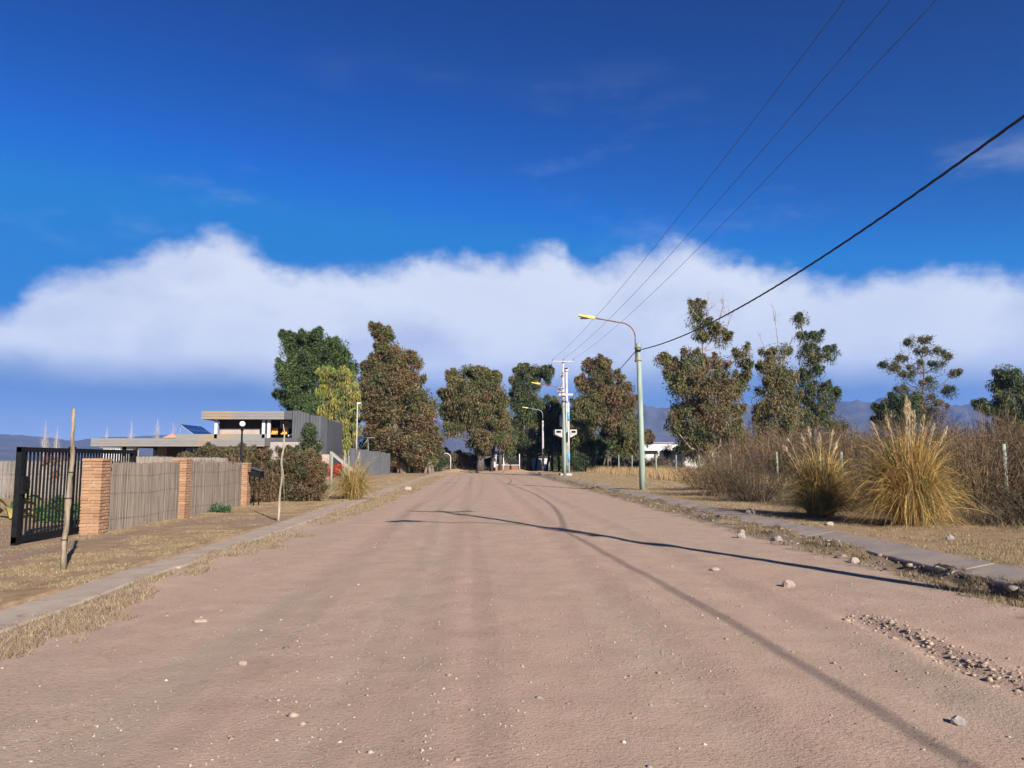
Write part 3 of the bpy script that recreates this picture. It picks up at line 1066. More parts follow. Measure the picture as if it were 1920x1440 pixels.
def pampas(label, base, rad, h, n, plumes, seed, green=0.2, group=None):
    """tussock of long arching blades with plumed stalks"""
    rng = np.random.default_rng(seed)
    base = np.array(base, float)
    root = empty('pampas_grass', base, label, 'pampas grass', group)
    nt = 130
    ti = rng.integers(0, nt, n)
    a = rng.uniform(0, 2 * math.pi, nt)[ti] + rng.normal(0, 0.35, n)
    lean = np.clip((rng.uniform(0.02, 1.0, nt) ** 1.6)[ti] + rng.normal(0, 0.12, n), 0.02, 1.1)
    tl = rng.uniform(0.5, 1.15, nt)[ti]
    tg = rng.uniform(0, 1, nt)[ti]
    L = h * tl * rng.uniform(0.55, 1.12, n)
    foot = np.stack([np.cos(a), np.sin(a), 0 * a], 1) * (rng.uniform(0, 0.35, n) * rad)[:, None]
    out = np.stack([np.cos(a), np.sin(a), 0 * a], 1)
    s = np.linspace(0, 1, 7)[None, :, None]
    reach = (rad * lean * rng.uniform(0.6, 1.2, n))[:, None, None]
    rise = (L * (1 - 0.18 * lean))[:, None, None]
    fall = (L * lean ** 1.6 * rng.uniform(0.5, 1.15, n))[:, None, None]
    path = foot[:, None] + out[:, None] * reach * s ** 1.25 + np.array([0, 0, 1.0]) * (rise * (1 - (1 - s) ** 1.8) - fall * s ** 2.6)
    az2 = a + rng.normal(0, 0.9, n)
    swirl = np.stack([np.cos(az2), np.sin(az2), 0 * a], 1)
    path = path + swirl[:, None] * (rad * 0.6 * rng.uniform(0, 1, n))[:, None, None] * s ** 1.5
    path = path + np.cumsum(np.cumsum(rng.normal(0, 0.020, (n, 7, 3)), 1), 1)
    kink = rng.random(n) < 0.18
    path[kink, 4:, 2] -= (rng.uniform(0.1, 0.6, kink.sum())[:, None] * np.array([0.3, 0.7, 1.0])[None])
    path[..., 2] = np.maximum(path[..., 2], 0.02)
    w = np.array([0.9, 1.0, 1.0, 0.9, 0.75, 0.5, 0.15])[None] * rng.uniform(0.006, 0.014, (n, 1))
    sd = unit(np.cross(out, np.array([0, 0, 1.0])) + rng.normal(0, 0.5, (n, 3)))
    V, Fq = ribbons(path + base, w, sd)
    pal = np.array(STRAW)[rng.integers(0, 4, n)]
    g = (rng.random(n) < green * 0.5) | (tg < green * 0.6)
    pal[g] = np.array(GRASSGREEN)[rng.integers(0, 3, g.sum())]
    C = np.repeat(pal * rng.uniform(0.75, 1.2, (n, 1)) * (0.8 + 0.4 * tg[:, None]), 14, 0)
    link('blades', np_mesh('blades', V, Fq, C), M['blade'], root)
    for (dx, tz, dy) in plumes:
        r0 = np.array([dx * 0.25, dy * 0.25, 0.2])
        tip = np.array([dx, dy, tz])
        md = r0 * 0.4 + tip * 0.6 + np.array([-dx * 0.12, 0, 0.12])
        ss = np.linspace(0, 1, 8)[:, None]
        pth = (1 - ss) ** 2 * r0 + 2 * ss * (1 - ss) * md + ss ** 2 * tip + base
        MB().tube(list(pth), list(np.linspace(0.012, 0.006, 8)), 5, True).build('stalk', M['sapling_wood'], root)
        # feathery head
        m = 260
        u = rng.uniform(0.70, 1.0, m)[:, None]
        st = (1 - u) ** 2 * r0 + 2 * u * (1 - u) * md + u ** 2 * tip
        dr = unit(unit(tip - md) * 1.0 + rng.normal(0, 0.22, (m, 3)))
        ln = rng.uniform(0.06, 0.16, (m, 1)) * np.sin(np.pi * np.clip((u - 0.66) / 0.36, 0.05, 0.95))
        p3 = np.stack([st, st + dr * ln * 0.5, st + dr * ln], 1) + base
        Vp, Fp = ribbons(p3, np.tile(np.array([[0.010, 0.012, 0.004]]), (m, 1)), unit(np.cross(dr, rng.normal(0, 1, (m, 3)))))
        cp = np.repeat(np.array([[0.50, 0.39, 0.25]]) * rng.uniform(0.75, 1.2, (m, 1)), 6, 0)
        link('plume', np_mesh('plume', Vp, Fp, cp), M['blade'], root)
    return root


# ------------------------------------------------------------------ left side: gate, pillars, cane fence
def brick_pillar(label, x0, y0, w, h, seed):
    root = empty('brick_pillar', (x0 + w / 2, y0 + w / 2, 0), label, 'pillar', 'brick pillars of the cane fence')
    rng = random.Random(seed)
    bh, jt = 0.056, 0.011
    n = int(h / (bh + jt))
    core = MB().box(x0 + 0.018, x0 + w - 0.018, y0 + 0.018, y0 + w - 0.018, -0.1, n * (bh + jt) + 0.0)
    core.build('mortar_core', M['mortar'], root)
    a, b = w - 0.165, 0.155            # pinwheel of four bricks round the core
    z = 0.03
    for k_ in range(n):
        cap = k_ == n - 1
        flip = k_ % 2
        for q in range(4):
            L_, D_ = (a, b)
            o = bpy.data.objects.new('brick', BRICK_ME)
            COL.objects.link(o)
            o.parent = root
            ang = q * math.pi / 2 + (0 if not flip else 0)
            # centre of a brick lying along one side
            lx = (-(w - a) / 2 if not flip else (w - a) / 2)
            ly = -(w - b) / 2
            ca, sa = math.cos(ang), math.sin(ang)
            g = 1.06 if cap else 1.0
            jx, jy = rng.uniform(-0.006, 0.006), rng.uniform(-0.007, 0.005)
            cx, cy = ca * (lx + jx) - sa * (ly + jy), sa * (lx + jx) + ca * (ly + jy)
            o.location = (cx * g, cy * g, z + bh / 2)
            o.rotation_euler = (rng.uniform(-0.015, 0.015), rng.uniform(-0.015, 0.015), ang + rng.uniform(-0.02, 0.02))
            o.scale = (L_ / 0.25 * 0.965 * g, D_ / 0.12 * 0.97 * g, bh / 0.055 * rng.uniform(0.92, 1.04))
        z += bh + jt
    return root


def brick_mesh():
    mb = MB()
    x, y, z, c = 0.125, 0.06, 0.0275, 0.006
    vs = []
    for sz, inset in ((-z, c), (-z + c, 0), (z - c, 0), (z, c)):
        for sx, sy in ((-1, -1), (1, -1), (1, 1), (-1, 1)):
            vs.append((sx * (x - inset), sy * (y - inset), sz))
    fs = [(3, 2, 1, 0), (12, 13, 14, 15)]
    for l in range(3):
        for j in range(4):
            fs.append((l * 4 + j, l * 4 + (j + 1) % 4, (l + 1) * 4 + (j + 1) % 4, (l + 1) * 4 + j))
    me = mb.add(vs, fs).mesh('brick')
    me.materials.append(M['brick'])
    return me


BRICK_ME = brick_mesh()
brick_pillar('nearest brick pillar, between the black gate and the cane fence', -8.14, 15.9, 0.40, 1.66, 1)
brick_pillar('slim middle brick pillar between the two cane panels', -7.98, 20.1, 0.36, 1.62, 2)
brick_pillar('farthest brick pillar, beside the black globe lamp and brown bushes', -8.06, 25.5, 0.40, 1.50, 3)


def cane_panel(label, p0, p1, h0, h1, seed, name='cane_fence', ragged=0.05, col=((0.215, 0.175, 0.14), (0.19, 0.152, 0.122), (0.25, 0.205, 0.165), (0.155, 0.125, 0.10)), step=0.003, group='cane fence panels'):
    rng = np.random.default_rng(seed)
    p0, p1 = np.array(p0, float), np.array(p1, float)
    Lh = np.linalg.norm(p1 - p0)
    n = int(Lh / step)
    root = empty(name, (*((p0 + p1) / 2), 0), label, 'fence', group)
    u = np.sort(rng.uniform(0, 1, n))
    d_ = (p1 - p0) / Lh
    nr = np.array([-d_[1], d_[0]])
    off = rng.normal(0, 0.008, n)
    bx_ = p0[0] + d_[0] * u * Lh + nr[0] * off
    by_ = p0[1] + d_[1] * u * Lh + nr[1] * off
    hh = h0 + (h1 - h0) * u + 0.05 * (fbm(u * 7, u * 0, 3, seed) - 0.5) + rng.normal(0, ragged * 0.35, n)
    r = rng.uniform(0.003, 0.0055, n)
    tx, ty = rng.normal(0, 0.006, n), rng.normal(0, 0.004, n)
    V, C = [], []
    angs = np.array([0, 2 * math.pi / 3, 4 * math.pi / 3]) + 0.5
    for zf in (0.0, 0.5, 1.0):
        bow = math.sin(zf * math.pi) * rng.normal(0, 0.006, n)
        for a in angs:
            V.append(np.stack([bx_ + d_[0] * (tx * zf + bow) + nr[0] * ty * zf + r * math.cos(a), by_ + d_[1] * (tx * zf + bow) + nr[1] * ty * zf + r * math.sin(a), 0.03 + hh * zf], 1))
    V = np.stack(V, 1).reshape(-1, 3)
    i = np.arange(n)[:, None, None] * 9
    lay = np.arange(2)[None, :, None] * 3
    j = np.arange(3)[None, None]
    j2 = (j + 1) % 3
    Fq = np.stack([i + lay + j, i + lay + j2, i + lay + 3 + j2, i + lay + 3 + j], -1).reshape(-1, 4)
    c = np.array(col)[rng.integers(0, len(col), n)] * rng.uniform(0.85, 1.15, (n, 1))
    o = link('canes', np_mesh('canes', V, Fq, np.repeat(c, 9, 0)), M['twig'], root)
    o['kind'] = 'stuff'
    for zf in (0.3, 0.85, 1.25):
        pts = [(*(p0 + d_ * Lh * q + nr * (-0.022 * (1 if nr[0] * p0[0] > 0 else -1))), zf + 0.02 * math.sin(q * 9)) for q in np.linspace(0, 1, 10)]
        MB().tube(pts, 0.0018, 5).build('tie_wire', M['wire'], root)
    return root


cane_panel('upright cane panel between the nearest and the middle brick pillars', (-7.94, 16.32), (-7.80, 20.08), 1.47, 1.50, 11)
cane_panel('cane panel between the middle and the farthest brick pillars', (-7.80, 20.5), (-7.86, 25.48), 1.52, 1.40, 12, ragged=0.14)
cane_panel('paler taller cane screen standing behind the front cane panels', (-8.75, 18.9), (-9.0, 27.5), 1.64, 1.60, 13,
           col=((0.33, 0.275, 0.225), (0.28, 0.23, 0.19), (0.37, 0.315, 0.26)))
cane_panel('grey cane screen at the back of the yard, seen through the gate', (-25.0, 30.0), (-13.0, 31.5), 1.50, 1.52, 14, step=0.005,
           col=((0.30, 0.265, 0.235), (0.25, 0.22, 0.195), (0.34, 0.305, 0.275), (0.19, 0.165, 0.15)))


def gate():
    X, y0, y1, zb, zt = -8.33, 14.05, 18.65, 0.10, 1.83
    root = empty('sliding_gate', (X, (y0 + y1) / 2, 0), 'black steel bar gate slid open behind the nearest brick pillar', 'gate')
    t_ = 0.045
    MB().box(X - t_, X + t_, y0, y1, zt - 0.09, zt).build('top_rail', M['black_metal'], root)
    MB().box(X - t_, X + t_, y0, y1, zb, zb + 0.11).build('bottom_rail', M['black_metal'], root)
    for ya in (y0, 15.78, y1 - 0.10):
        wdt = 0.12 if ya < 18 else 0.10
        MB().box(X - t_ - 0.004, X + t_ + 0.004, ya, ya + wdt, zb - 0.03, zt + (0.03 if 15 < ya < 16 else 0.004)).build('stile', M['black_metal'], root)
    bar = MB().box(-0.014, 0.014, -0.014, 0.014, zb + 0.11, zt - 0.09).mesh('bar')
    bar.materials.append(M['black_metal'])
    y = y0 + 0.12 + 0.11
    while y < y1 - 0.12:
        if not (15.72 < y < 15.95):
            o = link('bar', bar, None, root, (0, y - (y0 + y1) / 2, 0))
        y += 0.122
    lk = MB().box(X - 0.06, X + 0.09, y0 + 0.02, y0 + 0.20, 0.98, 1.30).build('lock_box', M['black_metal'], root)
    MB().tube([(X + 0.10, y0 + 0.11, 1.05), (X + 0.16, y0 + 0.11, 1.08), (X + 0.16, y0 + 0.11, 1.22), (X + 0.10, y0 + 0.11, 1.25)], 0.012, 6).build('handle', M['black_metal'], lk)
    for ya in (14.5, 18.0):
        MB().tube([(X - 0.02, ya, 0.075), (X + 0.02, ya, 0.075)], 0.05, 12).build('wheel', M['black_metal'], root)


gate()


def crooked(name, label, cat, pts, radii, mat, n=9, bands=()):
    root = empty(name, pts[0], label, cat)
    rg = np.random.default_rng(len(label))
    u0 = np.linspace(0, 1, len(pts))
    u1 = np.linspace(0, 1, 34)
    pa = np.array(pts)
    r0 = float(np.mean(radii))
    wob_ = np.cumsum(rg.normal(0, r0 * 0.10, (34, 2)), 0)
    wob_ -= np.outer(u1, wob_[-1])
    pts = [np.array([np.interp(u, u0, pa[:, 0]) + w_[0], np.interp(u, u0, pa[:, 1]) + w_[1], np.interp(u, u0, pa[:, 2])]) for u, w_ in zip(u1, wob_)]
    radii = [float(np.interp(u, u0, radii)) * rg.uniform(0.88, 1.10) * (1.22 if rg.random() < 0.10 else 1.0) for u in u1]
    MB().tube(pts, radii, n).build('trunk', M[mat], root)
    for z_, p_, r_ in bands:
        j_ = min(range(34), key=lambda i: abs(pts[i][2] - p_[2]))
        p_, r_ = pts[j_], radii[j_] * 1.12
        MB().tube([np.array(p_) + (0, 0, -0.008), np.array(p_) + (0, 0, 0.008)], r_, 10).build('wire_band', M['cable'], root)
    return root


def px_path(pxs, Y):
    return [P(a, b, Y) for a, b in pxs]


sp = px_path([(119, 1071), (121, 1030), (125, 990), (129, 940), (132, 900), (135, 860), (134, 825), (136, 790), (138, 766)], 10.9)
crooked('wooden_stake', 'thick crooked grey wooden stake standing in the dry verge before the gate', 'stake', sp,
        [0.042, 0.038, 0.036, 0.037, 0.034, 0.031, 0.027, 0.026, 0.021], 'stake_wood', 10,
        [(0, P(130, 930, 10.9), 0.056), (0, P(133, 886, 10.9), 0.050), (0, P(123, 1010, 10.9), 0.056)])
sp = px_path([(522, 979), (524, 930), (529, 890), (527, 865), (532, 840), (534, 815), (531, 795)], 19.3)
rt = crooked('sapling', 'thin pale crooked leafless sapling standing before the brown bushes', 'sapling', sp,
             [0.032, 0.027, 0.027, 0.024, 0.022, 0.018, 0.011], 'sapling_wood', 8)
MB().tube(px_path([(533, 945), (532, 900), (531, 880)], 19.25), 0.008, 5).build('support_cane', M['sapling_wood'], rt)


def globe_lamp():
    b = P(452, 862, 25.75)
    b[2] = 1.50
    root = empty('globe_lamp', b, 'black garden lamp with white globe on the farthest brick pillar', 'lamp')
    x, y = b[0], b[1]
    MB().lathe((x, y, 0), [(0.07, 1.49), (0.07, 1.53), (0.035, 1.56), (0.03, 2.55), (0.05, 2.60), (0.05, 2.66), (0.085, 2.70), (0.085, 2.72)]).build('pole', M['black_metal'], root)
    MB().lathe((x, y, 2.80), [(0.03, -0.085), (0.075, -0.06), (0.10, 0), (0.085, 0.055), (0.05, 0.09), (0.01, 0.10)]).build('globe', M['white_globe'], root)


globe_lamp()


def letter_box():
    c = P(481, 862, 25.4)
    root = empty('metal_box', (c[0], c[1], 0.9), 'dark grey slanted metal box fixed beside the farthest brick pillar', 'box')
    x0, x1 = P(473, 862, 25.4)[0], P(490, 862, 25.4)[0]
    z0, z1 = P(470, 893, 25.4)[2], P(470, 877, 25.4)[2]
    MB().add([(x0, 25.3, z0), (x1, 25.3, z0 - 0.05), (x1, 25.8, z0 - 0.05), (x0, 25.8, z0), (x0, 25.3, z1), (x1, 25.3, z1 - 0.12), (x1, 25.8, z1 - 0.12), (x0, 25.8, z1)],
             [(0, 3, 2, 1), (4, 5, 6, 7), (0, 1, 5, 4), (1, 2, 6, 5), (2, 3, 7, 6), (3, 0, 4, 7)]).build('housing', M['black_metal'], root)
    MB().obox((x0 - 0.03, 25.24, z1 + 0.004), (x1 - x0 + 0.06, 0, -0.125), (0, 0.6, 0), (0, 0, 0.02)).build('lid', M['cladding'], root)
    for xx in (x0 + 0.05, x1 - 0.08):
        MB().tube([(xx, 25.55, 0.0), (xx, 25.55, z0)], 0.02, 6).build('leg', M['black_metal'], root)


letter_box()

# ------------------------------------------------------------------ the modern house on the left
HD = 60.0


def hb(px0, px1, py0, py1, Y, dep, y_off=0.0):
    a, b = P(px0, py1, Y), P(px1, py0, Y)
    return MB().box(a[0], b[0], Y + y_off, Y + y_off + dep, a[2], b[2])


def gz(px, py, Y):
    return P(px, py, Y)


def house():
    c = P(430, 862, HD + 5)
    root = empty('modern_house', (c[0], c[1], 0), 'low modern house with long flat roofs and dark grey corrugated end block', 'house')
    # lower storey: boarded roof edge and slab
    xL, xR = P(172, 830, HD)[0], P(496, 830, HD)[0]
    zb, zt = P(172, 837, HD)[2], P(172, 822, HD)[2]
    sl = MB().box(xL + 0.05, xR, HD + 0.08, HD + 13, zb + 0.05, zt - 0.03).build('roof', M['roof_slab'], root)
    hgt = (zt - zb) / 3
    for i in range(3):
        MB().box(xL, xR, HD, HD + 0.07, zb + i * hgt + 0.008, zb + (i + 1) * hgt - 0.008 + (0.02 if i == 2 else 0)).build('fascia_board', M['fascia'], sl)
        MB().box(xL - 0.07, xL - 0.002, HD, HD + 13, zb + i * hgt + 0.008, zb + (i + 1) * hgt - 0.008).build('fascia_board', M['fascia'], sl)
    # upper parapet stepping back along the lower roof
    hb(330, 500, 814, 823, HD + 3, 0.15).build('parapet', M['fascia'], root)
    hb(311, 500, 836, 885, HD + 3.5, 8).build('wall', M['dark_wall'], root)
    hb(290, 322, 837, 885, HD + 7, 0.3).build('wall', M['beige_wall'], root)
    w = hb(345, 405, 840, 866, HD + 3.40, 0.06).build('window', M['glass'], root)
    hb(344, 347, 838, 868, HD + 3.33, 0.06).build('frame', M['black_metal'], w)
    hb(374, 376.5, 838, 868, HD + 3.33, 0.06).build('frame', M['black_metal'], w)
    hb(404, 407, 838, 868, HD + 3.33, 0.06).build('frame', M['black_metal'], w)
    for px in (232, 290, 398):
        x = P(px, 862, HD + 0.6)[0]
        MB().box(x - 0.11, x + 0.11, HD + 0.5, HD + 0.72, 0, zb + 0.04).build('post', M['black_metal'], root)
    x = P(252, 862, HD + 5)[0]
    MB().box(x - 0.13, x + 0.13, HD + 5, HD + 5.25, 0, zb + 0.04).build('post', M['white_paint'], root)
    # upper storey
    U = HD + 2.5
    xa, xb = P(379, 780, U)[0], P(548, 780, U)[0]
    ub, ut = P(379, 786, U)[2], P(379, 771, U)[2]
    us = MB().box(xa + 0.05, xb, U + 0.08, U + 8, ub + 0.05, ut - 0.03).build('roof', M['roof_slab'], root)
    hg = (ut - ub) / 3
    for i in range(3):
        MB().box(xa, xb, U, U + 0.07, ub + i * hg + 0.008, ub + (i + 1) * hg - 0.008 + (0.02 if i == 2 else 0)).build('fascia_board', M['fascia'], us)
        MB().box(xa - 0.07, xa - 0.002, U, U + 8, ub + i * hg + 0.008, ub + (i + 1) * hg - 0.008).build('fascia_board', M['fascia'], us)
    hb(410, 495, 783, 826, U + 1.55, 0.25).build('wall', M['dark_wall'], root)
    hb(411, 494, 803, 826, U + 1.42, 0.12).build('wall', M['beige_wall'], root)
    hb(495, 552, 783, 826, U + 4.2, 0.25).build('wall', M['dark_wall'], root)
    for px in (406, 495, 505):
        x = P(px, 800, U + 0.6)[0]
        MB().box(x - 0.14, x + 0.10, U + 0.5, U + 0.74, P(0, 828, U)[2], ub + 0.04).build('column', M['white_paint'], root)
    wn_ = hb(496.5, 504, 786, 822, U + 0.62, 0.05).build('window', M['glass'], root)
    dr_ = hb(516, 529, 797, 824, U + 4.12, 0.06).build('door', M['cladding'], root)
    hb(526.5, 527.5, 809, 811, U + 4.05, 0.06).build('handle', M['grey_metal'], dr_)
    # terrace parapet and wall below
    hb(489, 600, 821, 827, U - 0.9, 0.25).build('terrace_coping', M['cladding'], root)
    hb(490, 598, 827.3, 900, U - 0.8, 6.5).build('wall', M['grey_wall'], root)
    # corrugated end block with a stepped, rounded right side
    def corr(name, plan, z0, tops, mat, pitch=0.22, amp=0.010):
        vs, fs = [], []
        pts = []
        for (ax_, ay_), (bx_, by_) in zip(plan[:-1], plan[1:]):
            L_ = math.hypot(bx_ - ax_, by_ - ay_)
            n_ = max(2, int(L_ / pitch * 4))
            for i in range(n_):
                u = i / n_
                nx_, ny_ = (by_ - ay_) / L_, -(bx_ - ax_) / L_
                o_ = amp if (i % 4) in (0, 1) else 0
                pts.append((ax_ + (bx_ - ax_) * u + nx_ * o_, ay_ + (by_ - ay_) * u + ny_ * o_))
        pts.append(plan[-1])
        xs_ = [p[0] for p in plan]
        for p in pts:
            vs += [(p[0], p[1], z0), (p[0], p[1], float(np.interp(p[0], [q[0] for q in tops], [q[1] for q in tops])))]
        for i in range(len(pts) - 1):
            fs.append((2 * i, 2 * i + 2, 2 * i + 3, 2 * i + 1))
        top_face = tuple(2 * i + 1 for i in range(len(pts)))
        fs.append(top_face)
        return MB().add(vs, fs).build(name, mat, root)
    e = U - 0.3
    X = lambda px: P(px, 800, e)[0]
    Z = lambda py: P(560, py, e)[2]
    corr('cladding', [(X(548), e), (X(579), e), (X(579), e + 7), (X(548), e + 7), (X(548), e + 0.3)], Z(900), [(X(548), Z(770)), (X(560), Z(770)), (X(579), Z(775.5))], M['cladding'])
    hb(534, 548, 770.2, 786, e + 0.12, 0.16).build('cladding', M['cladding'], root)
    corr('cladding', [(X(579.2), e + 0.5), (X(600), e + 0.5), (X(608), e + 1.2), (X(611), e + 2.6), (X(611), e + 7.6), (X(579.2), e + 7.6), (X(579.2), e + 0.9)], Z(900),
         [(X(579), Z(778)), (X(600), Z(779)), (X(608), Z(783)), (X(611), Z(786))], M['cladding'])
    hb(602, 617, 852, 900, e - 1.2, 1.4).build('wall', M['beige_wall'], root)
    # outside stair
    st = MB()
    a, b = P(619, 846, e), P(668, 886, e)
    st.obox(a, b - a, (0, 0.9, 0), (0, 0, -0.22))
    st.build('stair_stringer', M['grey_wall'], root)
    return root


house()


def ac_unit(px, py, label, w, h, Y):
    c = P(px, py, Y)
    root = empty('air_conditioner', (c[0], Y, c[2] - h / 2), label, 'air conditioner', 'air conditioners on the upper terrace wall')
    MB().box(c[0] - w / 2, c[0] + w / 2, Y, Y + 0.32, c[2] - h / 2, c[2] + h / 2).build('casing', M['ac_white'], root)
    g = MB()
    for i in range(5):
        r0 = 0.05 + 0.045 * i
        ring = [(c[0] + r0 * math.cos(t_), Y - 0.02, c[2] + r0 * math.sin(t_)) for t_ in np.linspace(0, 2 * math.pi, 14)]
        g.tube(ring, 0.008, 4, False, False)
    g.build('fan_grille', M['grey_metal'], root)
    for s in (-1, 1):
        MB().box(c[0] + s * w * 0.35 - 0.02, c[0] + s * w * 0.35 + 0.02, Y, Y + 0.5, c[2] - h / 2 - 0.05, c[2] - h / 2 - 0.003).build('bracket', M['black_metal'], root)


ac_unit(532, 796, 'white wall air conditioner above the orange chairs on the terrace', 0.62, 0.62, HD + 6.0)
ac_unit(545, 797, 'white wall air conditioner next to the corrugated block', 0.5, 0.55, HD + 6.0)


def solar(px, label):
    p = px
    q0, q1 = P(p[0][0], p[0][1], HD + 4.2), P(p[3][0], p[3][1], HD + 4.2)
    dv = np.array([0.15, 4.6, 0.0])
    root = empty('solar_panel', (q1[0], q1[1], q1[2]), label, 'solar panel', 'solar panels on the lower roof')
    nrm = np.cross(dv, q0 - q1)
    nrm = nrm / np.linalg.norm(nrm)
    if nrm[2] < 0:
        nrm = -nrm
    MB().obox(q1, q0 - q1, dv, -0.05 * nrm).build('frame', M['grey_metal'], root)
    for i in range(4):
        for j in range(2):
            a = q1 + (q0 - q1) * (0.03 + 0.49 * j) + dv * (0.02 + 0.245 * i) + nrm * 0.004
            MB().obox(a, (q0 - q1) * 0.46, dv * 0.228, nrm * 0.008).build('cell_panel', M['solar_cell'], root)
    zr = P(300, 822, HD)[2]
    for i in (0.05, 0.95):
        f = q0 + dv * i
        MB().tube([(f[0], f[1], zr - 0.02), f - nrm * 0.06], 0.02, 5).build('leg', M['grey_metal'], root)


solar([(337, 795), (380, 800), (405, 816), (366, 816)], 'tilted dark blue solar panel at the open end of the lower roof')
solar([(408, 795), (450, 803), (470, 816), (437, 816)], 'tilted solar panel before the upper storey wall')


def chair(px, py, label):
    Y = HD + 3.6
    c = P(px, py, Y)
    w = 0.5
    z0 = P(px, 821, Y)[2]
    root = empty('orange_chair', (c[0], Y, z0), label, 'chair', 'orange terrace chairs')
    MB().box(c[0] - w / 2, c[0] + w / 2, Y, Y + 0.5, z0 + 0.30, z0 + 0.40).build('seat', M['orange_fabric'], root)
    MB().obox((c[0] - w / 2, Y + 0.42, z0 + 0.402), (w, 0, 0), (0, 0.08, 0), (0, 0.12, 0.45)).build('backrest', M['orange_fabric'], root)
    for sx in (-1, 1):
        for yy in (0.04, 0.44):
            MB().tube([(c[0] + sx * (w / 2 - 0.04), Y + yy, z0), (c[0] + sx * (w / 2 - 0.04), Y + yy, z0 + 0.31)], 0.018, 5).build('leg', M['black_metal'], root)


chair(512, 818, 'orange chair between the white columns and the terrace door')
chair(532, 818, 'orange chair under the air conditioner on the terrace')
def sun_bed():
    Y = HD + 3.3
    a, b = P(540, 819, Y), P(566, 819, Y)
    z0 = P(540, 821.5, Y)[2]
    root = empty('sun_bed', ((a[0] + b[0]) / 2, Y, z0), 'white cushioned sun bed on the terrace', 'sun bed')
    MB().obox((a[0] + 0.5, Y, z0 + 0.25), (b[0] - a[0] - 0.5, 0, 0), (0, 0.7, 0), (0, 0, 0.16)).build('cushion', M['ac_white'], root)
    MB().obox((a[0], Y, z0 + 0.12), (0.5, 0, 0.17), (0, 0.7, 0), (0, 0, 0.15)).build('headrest', M['ac_white'], root)
    for xx in (a[0] + 0.2, b[0] - 0.1):
        MB().box(xx, xx + 0.05, Y + 0.1, Y + 0.6, z0, z0 + 0.2).build('leg', M['black_metal'], root)


sun_bed()

# sheet-metal fence further up the left side
def zinc_fence():
    root = empty('sheet_fence', (*P(700, 862, 74)[:2], 0), 'dark grey corrugated sheet metal fence beside the yellow-green tree', 'fence')
    a, b = P(655, 862, 66)[:2], P(731, 862, 80)[:2]
    n = 7
    for i in range(n):
        u0, u1 = i / n, (i + 1) / n
        p0, p1 = a + (b - a) * u0, a + (b - a) * u1
        L_ = np.linalg.norm(p1 - p0)
        d_ = (p1 - p0) / L_
        nr = np.array([d_[1], -d_[0]])
        vs, fs = [], []
        m = 20
        top = 2.62 - 0.35 * u0 + random.uniform(-0.06, 0.06)
        for j in range(m + 1):
            o_ = 0.025 * (1 if (j % 4) in (0, 1) else 0) + 0.02 * (i % 2)
            q = p0 + d_ * (L_ * (j / m) * 1.01) + nr * o_
            vs += [(q[0], q[1], 0.02), (q[0], q[1], top), (q[0] - nr[0] * 0.006, q[1] - nr[1] * 0.006, 0.02), (q[0] - nr[0] * 0.006, q[1] - nr[1] * 0.006, top)]
        for j in range(m):
            k_ = j * 4
            fs += [(k_, k_ + 4, k_ + 5, k_ + 1), (k_ + 2, k_ + 3, k_ + 7, k_ + 6), (k_ + 1, k_ + 5, k_ + 7, k_ + 3)]
        MB().add(vs, fs).build('metal_sheet', M['zinc'], root)
    for u in np.linspace(0, 1, 5):
        p = a + (b - a) * u
        MB().tube([(p[0] - 0.08, p[1] + 0.05, 0), (p[0] - 0.08, p[1] + 0.05, 2.5 - 0.35 * u)], 0.04, 6).build('post', M['bark'], root)


zinc_fence()


def yard_light():
    b = P(668, 862, 76)
    root = empty('yard_light', (b[0], b[1], 0), 'thin grey light pole rising behind the sheet metal fence', 'light pole')
    zt = P(668, 757, 76)[2]
    MB().tube([(b[0], b[1], 0), (b[0], b[1], zt)], [0.07, 0.05], 8).build('pole', M['concrete'], root)
    MB().obox((b[0] - 0.05, b[1] - 0.1, zt + 0.002), (0.42, 0, 0.03), (0, 0.25, 0), (0, 0, 0.10)).build('lamp_head', M['ac_white'], root)
    p = P(690, 862, 77)
    r2 = empty('antenna', (p[0], p[1], 0), 'small roof-style aerial on a leaning mast behind the sheet fence', 'antenna')
    z2 = P(690, 821, 77)[2]
    MB().tube([(p[0] + 0.15, p[1], 0), (p[0] - 0.05, p[1], z2)], 0.03, 6).build('mast', M['grey_metal'], r2)
    MB().tube([(p[0] - 0.55, p[1], z2 - 0.02), (p[0] + 0.65, p[1], z2 + 0.05)], 0.025, 5).build('boom', M['grey_metal'], r2)
    MB().tube([(p[0] - 0.8, p[1] + 0.1, z2 - 1.2), (p[0] - 0.05, p[1], z2 - 0.1)], 0.02, 5).build('brace', M['grey_metal'], r2)


yard_light()


def wire_fence(name, label, pts, heights, wires, r, mat, seed, group=None):
    rng = random.Random(seed)
    root = empty(name, (pts[0][0], pts[0][1], 0), label, 'fence', group)
    for (x, y), h in zip(pts, heights):
        lx, ly = rng.uniform(-0.05, 0.05), rng.uniform(-0.04, 0.04)
        rr = r * rng.uniform(0.85, 1.15)
        MB().tube([(x, y, -0.1), (x + lx * 0.4, y, h * 0.5), (x + lx, y + ly, h)], [rr * 1.1, rr, rr * 0.92], 9).build('post', M[mat], root)
    for wz in wires:
        path = []
        for i in range(len(pts) - 1):
            a, b = np.array([*pts[i], wz * heights[i]]), np.array([*pts[i + 1], wz * heights[i + 1]])
            for t_ in (0, 0.33, 0.66):
                q = a + (b - a) * t_
                q[2] -= 0.05 * math.sin(math.pi * t_)
                path.append(q)
        path.append((*pts[-1], wz * heights[-1]))
        MB().tube(path, 0.004, 4).build('wire', M['wire'], root)
    return root


